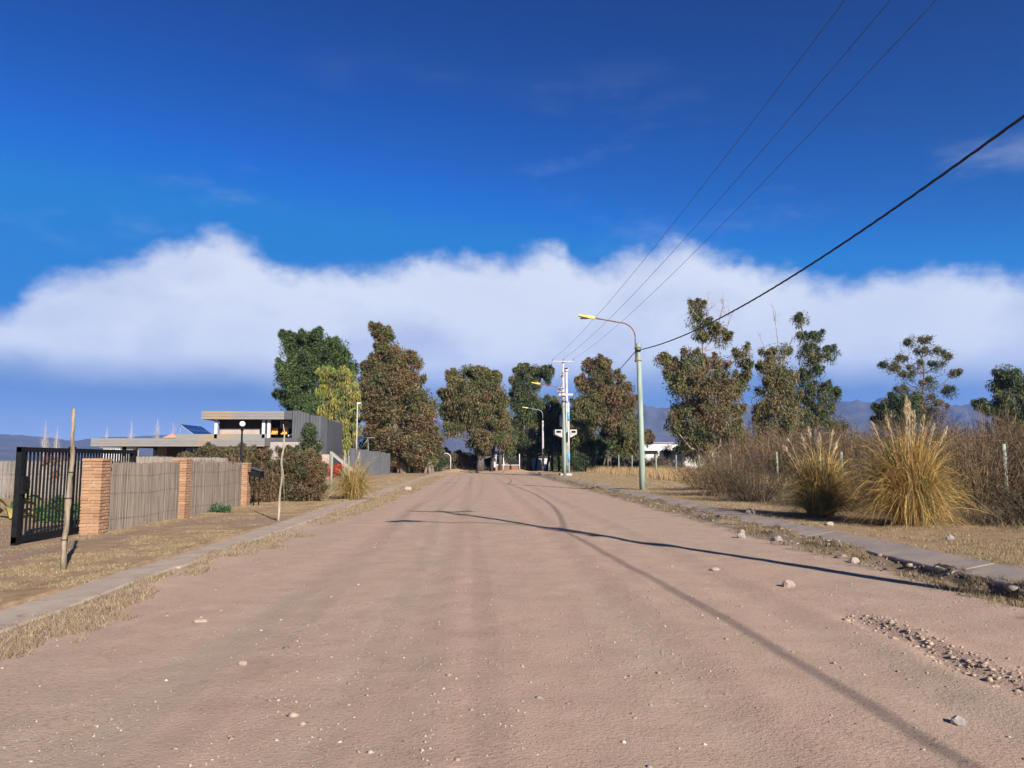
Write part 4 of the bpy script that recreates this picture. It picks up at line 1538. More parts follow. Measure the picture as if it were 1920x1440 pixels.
FX = 15.2
fy = [13.0, 21.2, 30.6, 37.2, 43.9, 50.2, 56.5, 62.5, 67.5, 72.7, 79.0, 86.0, 95.0]
wire_fence('wire_fence', 'post and wire fence with weathered greenish posts behind the brush', [(FX + 0.03 * (30 - min(y, 40)) / 2 + 0.06 * math.sin(i * 2.3), y) for i, y in enumerate(fy)],
           [2.0, 2.06, 1.93, 2.0, 1.95, 1.9, 1.95, 2.05, 1.9, 2.0, 2.1, 2.0, 2.0], (0.25, 0.5, 0.72, 0.93), 0.06, 'post_wood', 4)
wire_fence('wire_fence', 'short post and wire fence beside the reddish shrub and small pampas tuft', [P(622, 862, 40)[:2], P(645, 862, 50)[:2], P(655, 862, 60)[:2]],
           [1.9, 1.95, 1.9], (0.3, 0.6, 0.9), 0.055, 'post_wood', 5)

# ------------------------------------------------------------------ poles, lamps, cables
LX = 8.2


def street_lamp(y, label, kind='wood', lx=LX, cat='street lamp', on=None):
    root = on or empty('street_lamp', (lx, y, 0.05), label, cat, 'street lamps along the road')
    zw = 7.45
    if on is not None:
        ax, az_, arm_mat = lx - 0.20, 5.9, 'rust_pipe'
    elif kind == 'wood':
        MB().tube([(lx, y, -0.3), (lx - 0.02, y, 2.5), (lx - 0.05, y, 5.0), (lx - 0.10, y, zw)], [0.155, 0.14, 0.125, 0.105], 14).build('post', M['green_wood'], root)
        ax, az_, arm_mat = lx - 0.24, 5.9, 'rust_pipe'
        xs = lx - 0.10
    else:
        MB().tube([(lx, y, -0.3), (lx, y, 3.5), (lx, y, 7.0)], [0.17, 0.14, 0.11], 12).build('post', M['concrete'], root)
        ax, az_, arm_mat = lx, 6.6, 'grey_metal'
        xs = lx
    # curved arm over the road
    path = [(ax, y, az_ + 0.6), (ax, y, 7.6)]
    for t_ in np.linspace(0, 1, 9):
        a = t_ * math.radians(80)
        path.append((ax - 0.75 * (1 - math.cos(a)), y, 7.75 + 0.75 * math.sin(a)))
    ex, ez = path[-1][0], path[-1][2]
    path += [(ex - 0.8, y, ez + 0.13), (ex - 1.45, y, ez + 0.24)]
    arm = MB().tube(path, 0.034, 8).build('arm', M[arm_mat], root)
    if kind == 'wood':
        for zc in (6.55, 7.2):
            MB().box(lx - 0.28, lx + 0.04, y - 0.13, y + 0.13, zc, zc + 0.05).build('clamp', M['rust_pipe'], arm)
    hx, hz = ex - 1.42, ez + 0.235
    hd = MB()
    for s0, w0, h0, h1 in ((0.0, 0.06, -0.05, 0.05),):
        hd.add([(hx, y - 0.07, hz - 0.05), (hx, y + 0.07, hz - 0.05), (hx - 0.32, y + 0.10, hz - 0.02), (hx - 0.32, y - 0.10, hz - 0.02),
                (hx, y - 0.06, hz + 0.06), (hx, y + 0.06, hz + 0.06), (hx - 0.32, y + 0.09, hz + 0.15), (hx - 0.32, y - 0.09, hz + 0.15)],
               [(0, 1, 2, 3), (7, 6, 5, 4), (0, 4, 5, 1), (1, 5, 6, 2), (2, 6, 7, 3), (3, 7, 4, 0)])
    h = hd.build('lamp_head', M['yellow_paint'], root)
    MB().add([(hx - 0.322, y - 0.13, hz - 0.015), (hx - 0.322, y + 0.13, hz - 0.015), (hx - 0.85, y + 0.11, hz + 0.10), (hx - 0.85, y - 0.11, hz + 0.10),
              (hx - 0.322, y - 0.12, hz + 0.11), (hx - 0.322, y + 0.12, hz + 0.11), (hx - 0.80, y + 0.09, hz + 0.17), (hx - 0.80, y - 0.09, hz + 0.17)],
             [(0, 1, 2, 3), (7, 6, 5, 4), (0, 4, 5, 1), (1, 5, 6, 2), (2, 6, 7, 3), (3, 7, 4, 0)]).build('lamp_cover', M['yellow_paint'], h)
    MB().box(hx - 0.75, hx - 0.36, y - 0.08, y + 0.08, hz - 0.045, hz + 0.02).build('lens', M['glass'], h)
    if kind == 'wood':
        MB().box(lx - 0.26, lx + 0.0, y - 0.16, y - 0.10, 7.02, 7.12).build('cable_clamp', M['black_metal'], root)
    return root


street_lamp(37.0, 'tall greenish wooden street lamp with rusty arm, nearest lamp in view')
street_lamp(70.0, 'greenish wooden street lamp beside the concrete transformer poles')
street_lamp(103.0, 'whitish concrete street lamp before the dark trees', 'concrete', 9.05)
street_lamp(136.0, 'farthest street lamp, only its yellow head showing among leaves', 'concrete', 9.6)


def crossarm(root, x, y, z, half, mat):
    arm = MB().box(x - half, x + half, y - 0.06, y + 0.06, z - 0.10, z).build('crossarm', M[mat], root)
    for dx in (-half + 0.05, 0.0, half - 0.05):
        MB().lathe((x + dx, y, z), [(0.02, 0.001), (0.02, 0.06), (0.06, 0.07), (0.055, 0.11), (0.035, 0.13), (0.05, 0.15), (0.045, 0.19), (0.02, 0.21)], 8).build('insulator', M['porcelain'], arm)
    return arm


def power_pole(y, label, x=LX):
    root = empty('power_pole', (x, y, 0.05), label, 'power pole', 'power poles')
    MB().tube([(x, y, -0.3), (x, y, 5.5), (x, y, 11.0)], [0.145, 0.12, 0.09], 12).build('post', M['green_wood'], root)
    crossarm(root, x, y, 10.95, 0.95, 'stake_wood')
    return root


street_lamp(4.3, '', 'wood', LX, on=power_pole(4.3, 'tall power pole with lamp outside the picture whose long shadow crosses the road'))
power_pole(-29.0, 'power pole behind the viewer carrying the cables on')


def transformer():
    Y = 72.0
    x1, x2 = P(1057, 862, Y)[0], P(1065, 862, Y)[0]
    zt1, zt2 = P(1056, 677, Y)[2], P(1064, 692, Y)[2]
    root = empty('transformer_station', ((x1 + x2) / 2, Y, 0.05), 'pair of white concrete poles with platform, crossarm and blue bands', 'power pole')
    MB().box(x1 - 0.35, x2 + 0.35, Y - 0.35, Y + 1.35, -0.1, 0.28).build('footing', M['concrete'], root)
    pa = MB().tube([(x1, Y, 0.2), (x1, Y, zt1)], [0.19, 0.10], 14).build('pole', M['concrete'], root)
    pb = MB().tube([(x2 + 0.03, Y + 1.0, 0.2), (x2 + 0.03, Y + 1.0, zt2)], [0.19, 0.12], 14).build('pole', M['concrete'], root)
    MB().lathe((x2 + 0.03, Y + 1.0, zt2), [(0.20, -0.12), (0.22, -0.1), (0.22, 0.22), (0.2, 0.24)], 10).build('pole_cap', M['white_paint'], pb)
    MB().lathe((x1, Y, 0), [(0.196, 0.35), (0.192, 1.0)], 14).build('black_band', M['cladding'], pa)
    MB().lathe((x2 + 0.03, Y + 1.0, 0), [(0.196, 0.35), (0.192, 1.0)], 14).build('black_band', M['cladding'], pb)
    MB().tube([(x2 + 0.05, Y - 0.22, 0.3), (x2 + 0.05, Y - 0.22, 7.2)], 0.09, 8).build('conduit', M['white_paint'], root)
    for z0, z1 in ((P(0, 866, Y)[2], P(0, 850, Y)[2]), (P(0, 787, Y)[2], P(0, 770, Y)[2])):
        MB().tube([(x2 + 0.05, Y - 0.22, z0), (x2 + 0.05, Y - 0.22, z1)], 0.115, 8).build('blue_band', M['blue_paint'], root)
    crossarm(root, x1, Y - 0.2, zt1 - 0.02, 1.05, 'concrete')
    # platform brackets, left and right of the poles
    zp = P(0, 812, Y)[2]
    pf = MB()
    for xa, xb in ((x1 - 0.85, x1 - 0.15), (x2 + 0.2, x2 + 0.85)):
        for (u0, u1, v0, v1) in ((xa, xb, zp + 0.30, zp + 0.42), (xa, xb, zp - 0.02, zp + 0.1), (xa, xa + 0.12, zp + 0.1, zp + 0.3), (xb - 0.12, xb, zp + 0.1, zp + 0.3)):
            pf.box(u0, u1, Y - 0.25, Y + 1.3, v0, v1)
    pf.add([(x1 - 0.85, Y - 0.25, zp - 0.03), (x1 - 0.15, Y - 0.25, zp - 0.03), (x1 - 0.15, Y - 0.25, zp - 0.35), (x1 - 0.85, Y + 1.3, zp - 0.03), (x1 - 0.15, Y + 1.3, zp - 0.03), (x1 - 0.15, Y + 1.3, zp - 0.35)],
           [(0, 2, 1), (3, 4, 5), (0, 3, 5, 2), (1, 2, 5, 4), (0, 1, 4, 3)])
    pf.add([(x2 + 0.2, Y - 0.25, zp - 0.03), (x2 + 0.85, Y - 0.25, zp - 0.03), (x2 + 0.2, Y - 0.25, zp - 0.35), (x2 + 0.2, Y + 1.3, zp - 0.03), (x2 + 0.85, Y + 1.3, zp - 0.03), (x2 + 0.2, Y + 1.3, zp - 0.35)],
           [(0, 1, 2), (3, 5, 4), (0, 2, 5, 3), (1, 4, 5, 2), (0, 3, 4, 1)])
    pf.build('platform', M['concrete'], root)
    # cut-outs, arresters and a tank between the poles
    for dz, dx in ((P(0, 722, Y)[2], -0.45), (P(0, 730, Y)[2], -0.55), (P(0, 698, Y)[2], -0.25)):
        MB().tube([(x1 + dx, Y - 0.3, dz - 0.25), (x1 + dx + 0.25, Y - 0.3, dz + 0.2)], [0.07, 0.05], 7).build('fuse_cutout', M['porcelain'], root)
        MB().box(x1 + dx - 0.05, x1 + 0.1, Y - 0.26, Y - 0.2, dz - 0.05, dz + 0.03).build('bracket', M['grey_metal'], root)
    zk = P(0, 735, Y)[2]
    MB().box(x1 - 0.5, x2 + 0.5, Y - 0.3, Y - 0.16, zk - 0.15, zk + 0.05).build('collar', M['concrete'], root)
    zc = P(0, 783, Y)[2]
    tk = MB().lathe((x1 - 0.02, Y + 0.5, zc), [(0.28, -0.7), (0.30, -0.65), (0.30, 0.35), (0.25, 0.42), (0.1, 0.45)], 12).build('transformer_tank', M['grey_metal'], root)
    for q in range(3):
        MB().lathe((x1 - 0.18 + 0.16 * q, Y + 0.42, zc + 0.44), [(0.03, 0.0), (0.05, 0.05), (0.03, 0.1), (0.045, 0.14), (0.02, 0.22)], 7).build('bushing', M['porcelain'], tk)
    zl = P(0, 775, Y)[2]
    MB().tube([(x1 - 0.02, Y - 0.24, zl + 1.9), (x1 - 0.12, Y - 0.35, zl + 1.2), (x1 + 0.1, Y - 0.3, zl + 0.4)], 0.035, 6).build('jumper_cable', M['cable'], root)
    MB().box(x1 - 0.18, x1 + 0.12, Y - 0.36, Y - 0.2, zl - 0.3, zl + 0.15).build('control_box', M['black_metal'], root)


transformer()


def white_arch():
    Y = 96.0
    x = P(845, 862, Y)[0]
    root = empty('bent_pipe', (x, Y, 0), 'small white bent pipe post beside the end of the road', 'post')
    zt = P(845, 856, Y)[2]
    r = 0.62
    path = [(x, Y, -0.1), (x, Y, 1.0), (x, Y, zt - 0.2)]
    for t_ in np.linspace(0, 1, 8):
        a = t_ * math.radians(115)
        path.append((x - r * (1 - math.cos(a)), Y, zt - 0.2 + r * math.sin(a)))
    MB().tube(path, 0.055, 8).build('pipe', M['white_paint'], root)
    MB().lathe((x, Y, 0), [(0.12, 0.0), (0.12, 0.06), (0.06, 0.08)], 10).build('base_plate', M['concrete'], root)


white_arch()


def span(a, b, sag, n):
    a, b = np.array(a, float), np.array(b, float)
    return [a + (b - a) * t_ + np.array([0, 0, -4 * sag * t_ * (1 - t_)]) for t_ in np.linspace(0, 1, n)]


def bundle(name, label, spans, r, twist, mat):
    """twisted bundle of insulated conductors"""
    root = empty(name, spans[0][0], label, 'cable')
    pts = []
    for s in spans:
        pts += s if not pts else s[1:]
    pts = [np.array(p) for p in pts]
    L = np.cumsum([0] + [np.linalg.norm(b - a) for a, b in zip(pts[:-1], pts[1:])])
    for k_ in range(3):
        path = []
        for p, l in zip(pts, L):
            an = l * twist + k_ * 2 * math.pi / 3
            path.append(p + np.array([math.cos(an) * r, 0, math.sin(an) * r]))
        MB().tube(path, r * 0.95, 5, True, False).build('strand', M[mat], root)
    return root


cx = LX - 0.18
bundle('service_cable', 'thick black twisted cable strung from lamp to lamp over the right verge',
       [span((cx, -29, 7.1), (cx, 4.3, 7.18), 0.85, 110), span((cx, 4.3, 7.18), (cx - 0.03, 37, 7.08), 0.90, 110),
        span((cx - 0.03, 37, 7.08), (cx, 70, 7.1), 0.9, 60), span((cx, 70, 7.1), (8.9, 103, 6.7), 0.9, 40)], 0.0145, 4.5, 'cable')
zt_tr = P(1056, 677, 72)[2] + 0.18
for dx, dxt, nm in ((-0.9, -1.0, 'leftmost of the three thin power lines running overhead'), (0.0, 0.0, 'middle of the three thin power lines running overhead'),
                    (0.9, 1.0, 'rightmost of the three thin power lines running overhead')):
    x1 = P(1057, 862, 72)[0]
    o = MB().tube(span((LX + dx, -29, 11.15), (LX + dx, 4.3, 11.15), 0.5, 24) + span((LX + dx, 4.3, 11.15), (x1 + dxt, 71.8, zt_tr), 0.9, 60)[1:], 0.009, 5, True, False).build('power_line', M['wire'])
    tag(o, nm, 'power line', 'thin overhead power lines')

# ------------------------------------------------------------------ far buildings
def far_house():
    Y = 112.0
    root = empty('white_cottage', (*P(952, 862, Y)[:2], 0), 'small pale cottage with grey roof at the end of the road', 'house')
    hb(926, 980, 856, 876, Y, 7).build('wall', M['white_paint'], root)
    hb(931, 942, 861, 870, Y - 0.06, 0.06).build('window', M['glass'], root)
    a, b = P(922, 857, Y - 0.6), P(984, 857, Y - 0.6)
    t_ = P(935, 846, Y + 3)[2]
    MB().add([(a[0], Y - 0.6, a[2]), (b[0], Y - 0.6, a[2]), (b[0], Y + 3.5, t_), (a[0], Y + 3.5, t_), (a[0], Y + 7.6, a[2]), (b[0], Y + 7.6, a[2]),
              (a[0], Y - 0.6, a[2] - 0.14), (b[0], Y - 0.6, a[2] - 0.14)],
             [(0, 1, 2, 3), (3, 2, 5, 4), (6, 7, 1, 0), (0, 3, 4), (1, 5, 2)]).build('roof', M['grey_metal'], root)
    r2 = empty('brick_garden_wall', (*P(952, 862, 106)[:2], 0), 'low red brick garden wall before the pale cottage', 'wall')
    hb(930, 955, 873, 890, 106, 0.25).build('wall', M['brick_red'], r2)
    hb(959, 972, 873, 890, 106, 0.25).build('wall', M['brick_red'], r2)
    hb(929, 973, 871.2, 872.8, 105.9, 0.4).build('coping', M['concrete'], r2)
    for px in (930, 944, 974):
        x = P(px, 862, 103.5)[0]
        MB().tube([(x, 103.5, -0.1), (x, 103.5, P(px, 851, 103.5)[2])], 0.055, 8).build('post', M['ac_white'], r2)


def white_villa():
    Y = 122.0
    root = empty('white_villa', (*P(1240, 862, Y)[:2], 0), 'long white flat-roofed house behind the fence and trees', 'house')
    hb(1128, 1236, 834, 884, Y, 9).build('wall', M['white_paint'], root)
    hb(1236, 1300, 846, 884, Y + 3, 6).build('wall', M['white_paint'], root)
    rf = hb(1200, 1302, 831.5, 845, Y - 1.0, 0.5).build('roof', M['white_paint'], root)
    hb(1198, 1304, 829.5, 831.3, Y - 1.2, 11).build('roof_edge', M['grey_wall'], rf)
    hb(1206, 1213, 815, 829, Y + 2, 1.0).build('chimney', M['white_paint'], rf)
    hb(1140, 1147, 847, 858, Y - 0.06, 0.06).build('window', M['glass'], root)
    hb(1166, 1176, 845, 858, Y - 0.06, 0.06).build('window', M['glass'], root)
    hb(1250, 1280, 849, 870, Y + 2.94, 0.06).build('window', M['glass'], root)
    hb(1288, 1318, 800, 884, Y + 4.4, 6).build('tower', M['white_paint'], root)
    for px in (1233, 1300):
        x = P(px, 862, Y)[0]
        MB().box(x - 0.15, x + 0.15, Y - 0.9, Y - 0.6, 0, P(px, 845, Y)[2]).build('column', M['white_paint'], root)
    w2 = empty('garden_wall', (*P(1265, 862, 84)[:2], 0), 'low pale rendered wall end among the brush near the white house', 'wall')
    hb(1262, 1284, 853, 888, 84, 0.3).build('wall', M['concrete'], w2)
    hb(1261, 1285, 851.5, 852.8, 83.9, 0.5).build('coping', M['white_paint'], w2)


def shed(px0, px1, py0, Y, label, mat, roof=None, dep=8):
    root = empty('far_house', (*P((px0 + px1) / 2, 862, Y)[:2], 0), label, 'house')
    hb(px0, px1, py0, 900, Y, dep).build('wall', M[mat], root)
    a, b = P(px0, py0, Y), P(px1, py0, Y)
    if roof:
        pk = (px1 - px0) / 2 * 0.55 * Y / F_PX
        m_ = (a[0] + b[0]) / 2
        MB().add([(a[0] - 0.4, Y - 0.5, a[2]), (m_, Y - 0.5, a[2] + pk), (b[0] + 0.4, Y - 0.5, a[2]), (a[0] - 0.4, Y + dep, a[2]), (m_, Y + dep, a[2] + pk), (b[0] + 0.4, Y + dep, a[2])],
                 [(0, 2, 1), (3, 4, 5), (0, 1, 4, 3), (1, 2, 5, 4)]).build('roof', M[roof], root)
        hb((px0 + px1) / 2 - 3, (px0 + px1) / 2 + 3, py0 + 3, py0 + 8, Y - 0.05, 0.04).build('window', M['glass'], root)
    else:
        MB().box(a[0] - 0.2, b[0] + 0.2, Y - 0.2, Y + dep, a[2] + 0.003, a[2] + 0.25).build('roof', M['roof_slab'], root)
        hb(px0 + (px1 - px0) * 0.55, px0 + (px1 - px0) * 0.7, py0 + 2.5, py0 + 6, Y - 0.05, 0.04).build('window', M['glass'], root)
        hb(px0 + (px1 - px0) * 0.2, px0 + (px1 - px0) * 0.35, py0 + 2.5, py0 + 6, Y - 0.05, 0.04).build('window', M['glass'], root)


far_house()
white_villa()
shed(190, 226, 840, 150, 'small white house far off, under the carport roof edge', 'white_paint')
shed(311, 337, 821, 120, 'far house with pinkish gable roof showing over the long flat roof', 'beige_wall', 'tile_roof')
shed(1000, 1030, 858, 118, 'pale house wall glimpsed between dark trunks', 'white_paint')

# ------------------------------------------------------------------ trees
E = 'eucalyptus trees'
tree('eucalyptus_tree', 'dark green eucalyptus rising behind the corrugated end block of the house', 622, 90,
     [(560, 650, 26, 24), (590, 640, 22, 20), (545, 640, 13, 15), (604, 685, 45, 36), (552, 705, 26, 32), (540, 745, 20, 13), (574, 755, 36, 34), (626, 655, 18, 16), (643, 690, 22, 26),
      (600, 800, 45, 40), (650, 740, 22, 40), (555, 760, 22, 14), (640, 800, 30, 40), (610, 840, 30, 25)], GREEN, 101, 0.4, wind=(-0.25, 0, 0.1), group=E, droop=0.35, bark='bark_dark')
tree('pepper_tree', 'yellow-green weeping tree beside the grey house block', 648, 78,
     [(610, 702, 13, 16), (642, 706, 17, 20), (640, 745, 26, 32), (622, 775, 20, 22), (652, 790, 20, 26), (640, 830, 20, 24), (612, 742, 12, 20), (655, 745, 14, 24), (625, 815, 15, 18), (655, 840, 12, 16)],
     YELLOW, 102, 0.18, leaf=(0.36, 0.08), droop=0.8, bark='bark_pale', stems=[(655, 0.2), (640, -0.2)], mixp=(OLIVE, 0.25))
tree('eucalyptus_tree', 'tallest brown-tinged eucalyptus leaning in the wind, left of the road end', 757, 86,
     [(707, 618, 9, 7), (722, 632, 18, 12), (728, 654, 22, 14), (744, 680, 28, 22), (714, 668, 11, 12), (768, 690, 18, 24), (698, 690, 14, 20), (738, 720, 38, 36), (702, 735, 22, 34), (778, 735, 22, 30), (690, 700, 10, 18),
      (740, 775, 44, 36), (797, 785, 26, 36), (708, 800, 24, 34), (760, 830, 52, 24), (808, 830, 22, 24), (722, 845, 20, 14), (783, 850, 34, 14), (685, 755, 14, 26), (735, 868, 30, 12), (790, 868, 30, 12)], BROWN, 103, 0.42,
     wind=(-0.32, 0, 0.28), droop=0.2, spray=0.7, stems=[(748, 0.0), (772, 0.3), (797, 0.5), (806, 0.1), (812, 0.0)], group=E, bark='bark', mixp=(OLIVE, 0.35), dens=1.1)
tree('eucalyptus_tree', 'broad olive eucalyptus with two dark trunks at the end of the road', 900, 98,
     [(884, 700, 15, 12), (850, 715, 13, 15), (905, 708, 26, 15), (868, 738, 32, 28), (916, 740, 30, 36), (838, 742, 10, 14), (852, 775, 24, 22), (932, 785, 20, 36), (897, 785, 32, 30), (944, 815, 11, 26),
      (918, 825, 26, 18), (868, 800, 18, 14), (846, 805, 15, 14, 0.8), (900, 835, 22, 14), (885, 765, 24, 20), (945, 770, 10, 24), (950, 835, 12, 18), (836, 775, 12, 16)], OLIVE, 104, 0.5, stems=[(937, 0.2), (921, 0)], group=E, bark='bark_dark', mixp=(BROWN, 0.22))
tree('eucalyptus_tree', 'dark eucalyptus behind the white lamp, with a sky gap in its crown', 992, 110,
     [(984, 698, 17, 12), (970, 722, 12, 18), (1012, 698, 18, 12), (1028, 712, 9, 12), (984, 760, 26, 28), (1034, 768, 13, 26), (1002, 795, 32, 26), (1036, 808, 22, 30), (974, 825, 18, 20), (1010, 838, 30, 16), (966, 845, 14, 14), (975, 745, 18, 26), (992, 722, 20, 16), (1000, 765, 18, 20), (1046, 790, 16, 28), (1050, 830, 18, 20), (960, 800, 10, 20)],
     OLIVE, 105, 0.4, stems=[(1005, 0.2), (980, -0.2), (1025, 0.2), (1035, 0), (1048, 0)], group=E, bark='bark_dark', mixp=(DARKGREEN, 0.5))
tree('eucalyptus_tree', 'brown-topped eucalyptus between the transformer poles and the nearest lamp', 1140, 98,
     [(1110, 690, 18, 14), (1132, 684, 15, 10), (1150, 715, 17, 16), (1094, 722, 14, 12), (1122, 735, 24, 18), (1166, 752, 24, 22), (1104, 768, 26, 30, 1, OLIVE), (1142, 780, 34, 30), (1180, 785, 22, 30),
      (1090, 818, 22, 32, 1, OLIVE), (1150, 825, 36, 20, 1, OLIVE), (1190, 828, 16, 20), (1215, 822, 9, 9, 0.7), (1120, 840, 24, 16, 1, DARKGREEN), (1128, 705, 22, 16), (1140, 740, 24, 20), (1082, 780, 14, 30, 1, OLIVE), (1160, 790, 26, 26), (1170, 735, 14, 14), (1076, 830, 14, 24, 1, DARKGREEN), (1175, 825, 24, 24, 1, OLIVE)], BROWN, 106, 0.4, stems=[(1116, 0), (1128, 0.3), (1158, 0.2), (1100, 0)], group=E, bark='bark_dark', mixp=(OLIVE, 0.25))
tree('eucalyptus_tree', 'tall eucalyptus with dark top tuft and dead twigs, right of the nearest lamp', 1335, 76,
     [(1308, 583, 13, 16), (1311, 612, 15, 18), (1340, 622, 20, 15), (1356, 638, 14, 11), (1312, 634, 10, 8), (1243, 674, 13, 8), (1256, 690, 18, 14), (1290, 668, 17, 11), (1300, 692, 30, 18), (1344, 692, 26, 22, 1, RUSSET),
      (1392, 668, 15, 15), (1396, 690, 10, 12), (1330, 724, 42, 26, 1, RUSSET), (1278, 732, 20, 26), (1382, 722, 17, 17), (1268, 772, 15, 22), (1298, 782, 20, 32), (1342, 772, 36, 32, 1, RUSSET), (1352, 805, 40, 24),
      (1288, 822, 20, 24), (1388, 788, 12, 28), (1398, 712, 10, 10, 0.7), (1330, 840, 40, 18), (1310, 735, 30, 26), (1270, 705, 18, 16), (1365, 755, 24, 26), (1375, 830, 24, 18), (1262, 800, 12, 22)], OLIVE, 107, 0.36, limb_k=0.8, loose=1.45, per=95, group=E, bark='bark', dens=0.75, leaf=(0.30, 0.10),
     bare=[(1312, 598, 1290, 545), (1326, 600, 1330, 540), (1345, 615, 1368, 558), (1362, 645, 1386, 578)], mixp=(BROWN, 0.25))
tree('eucalyptus_tree', 'russet bushy eucalyptus with bare mast-like twigs above it', 1458, 80,
     [(1440, 668, 13, 16), (1465, 662, 16, 12), (1450, 700, 26, 28), (1448, 748, 30, 32), (1455, 798, 36, 28), (1482, 765, 22, 32), (1430, 805, 22, 22), (1478, 715, 14, 20), (1420, 830, 22, 16), (1490, 820, 26, 20), (1462, 725, 24, 26), (1425, 775, 14, 22)], RUSSET, 108, 0.3, loose=1.5, per=95, leaf=(0.30, 0.10),
     bare=[(1457, 660, 1458, 584), (1436, 662, 1432, 614), (1466, 690, 1474, 630)], group=E, dens=0.75, mixp=(OLIVE, 0.45))
tree('eucalyptus_tree', 'slender dark eucalyptus with tufted open crown beside the russet one', 1522, 88,
     [(1500, 604, 11, 13), (1514, 638, 17, 13), (1535, 632, 13, 8), (1504, 655, 17, 13), (1556, 664, 19, 11), (1532, 668, 18, 11), (1520, 700, 17, 18), (1526, 738, 21, 22), (1542, 772, 24, 22), (1546, 800, 30, 20), (1566, 742, 8, 8),
      (1502, 800, 32, 28), (1512, 765, 14, 22), (1570, 805, 16, 14), (1505, 725, 16, 24), (1545, 740, 16, 18), (1520, 680, 14, 14)], DARKGREEN, 109, 0.3, group=E, bark='bark_dark', dens=0.7, mixp=(OLIVE, 0.4), limb_k=0.8, loose=1.5, per=95, leaf=(0.30, 0.10))
tree('eucalyptus_tree', 'open airy eucalyptus with see-through tufted crown, standing alone', 1722, 94,
     [(1664, 685, 12, 7, 0.9), (1688, 674, 10, 7), (1709, 645, 12, 9), (1735, 640, 10, 7), (1746, 660, 12, 8), (1770, 670, 12, 8), (1756, 686, 12, 9), (1790, 700, 11, 5), (1720, 690, 15, 10), (1702, 705, 12, 9),
      (1690, 732, 12, 7), (1680, 692, 9, 8), (1782, 736, 12, 9), (1742, 722, 15, 11), (1725, 660, 10, 8), (1722, 750, 30, 16, 1, RUSSET), (1745, 768, 34, 18, 1, RUSSET)], RUSSET, 110, 0.25, group=E, bark='bark_dark', per=75, mixp=(DARKGREEN, 0.5), limb_k=0.8, loose=1.9, droop=0.35, spray=0.5, leaf=(0.28, 0.09))
tree('broadleaf_tree', 'low dark green tree under the open airy eucalyptus', 1690, 88,
     [(1690, 762, 28, 20), (1660, 772, 20, 16), (1705, 785, 30, 16), (1672, 790, 26, 14)], DARKGREEN, 111, 0.22, bark='bark_dark', mixp=(GREEN, 0.3))
tree('eucalyptus_tree', 'dark rounded eucalyptus cut by the frame edge, far right', 1893, 85,
     [(1895, 705, 22, 13), (1880, 725, 20, 13), (1912, 730, 22, 22), (1884, 752, 22, 14), (1840, 760, 10, 8), (1854, 768, 14, 10), (1890, 782, 28, 18), (1922, 768, 22, 28), (1908, 802, 30, 18), (1944, 740, 22, 36), (1950, 790, 25, 25)],
     DARKGREEN, 112, 0.34, group=E, bark='bark_dark', mixp=(OLIVE, 0.3), loose=1.5, per=120)

# bare poplars far beyond the house
for i, (px, py, w) in enumerate(((82, 788, 14), (197, 800, 8), (243, 788, 8), (292, 784, 10), (322, 792, 14), (104, 800, 8))):
    Y = 230 + 12 * i
    rng = np.random.default_rng(300 + i)
    b = P(px, 862, Y)
    zt = P(px, py, Y)[2]
    lab = ['bare poplar farthest left, above the black gate', 'bare poplar just right of the tall stake', 'slim bare poplar over the carport roof edge', 'bare poplar above the pinkish gable',
           'bare spreading poplar beside the first solar panel', 'short bare poplar close to the thick wooden stake'][i]
    root = empty('bare_poplar', (b[0], b[1], 0), lab, 'tree', 'bare poplars far off')
    MB().tube([(b[0], b[1], -0.2), (b[0] + 0.1, b[1], zt * 0.5), (b[0], b[1], zt)], [0.22, 0.14, 0.03], 6).build('trunk', M['bark_pale'], root)
    V, Fq, C = twig_shrub_arrays(rng, np.array([b[0], b[1], 1.0]), zt - 1.0, w * Y / F_PX * 0.6, 40, 6, [(0.42, 0.36, 0.30), (0.36, 0.30, 0.25)], 0.045)
    link('branches', np_mesh('branches', V, Fq, C), M['twig'], root)

# ------------------------------------------------------------------ bushes
bush_a = tree('leafy_bush', 'large brown-green bush beside the farthest brick pillar, behind the sapling', 545, 28,
     [(500, 880, 32, 22), (540, 864, 28, 18), (575, 880, 28, 20), (520, 908, 38, 22), (562, 908, 34, 22), (492, 860, 16, 12), (594, 896, 16, 18), (490, 900, 20, 20), (545, 930, 34, 14), (590, 925, 20, 12), (484, 918, 14, 18, 1, [(0.2, 0.12, 0.06), (0.16, 0.11, 0.05)]), (478, 934, 12, 9, 1, [(0.2, 0.14, 0.06)])],
     [(0.14, 0.095, 0.045), (0.10, 0.085, 0.038), (0.07, 0.075, 0.033), (0.17, 0.105, 0.052), (0.085, 0.085, 0.038)], 120, 0.06, per=150, leaf=(0.09, 0.030), droop=0.1, cat='bush', bark='bark_dark', dens=1.3, limb_k=0.2, wind=(0, 0, 0.35), spray=0.45)
bush_b = tree('leafy_bush', 'brownish hedge bush showing over the second cane panel under the house', 400, 31,
     [(365, 862, 24, 10), (395, 856, 22, 13), (425, 858, 22, 14), (455, 856, 22, 15), (345, 865, 12, 8), (410, 872, 40, 18), (460, 875, 24, 20)],
     [(0.13, 0.10, 0.05), (0.10, 0.09, 0.04), (0.09, 0.085, 0.04)], 121, 0.06, per=150, leaf=(0.10, 0.032), droop=0.1, cat='bush', bark='bark_dark', dens=1.3, limb_k=0.2, wind=(0, 0, 0.35), spray=0.45)
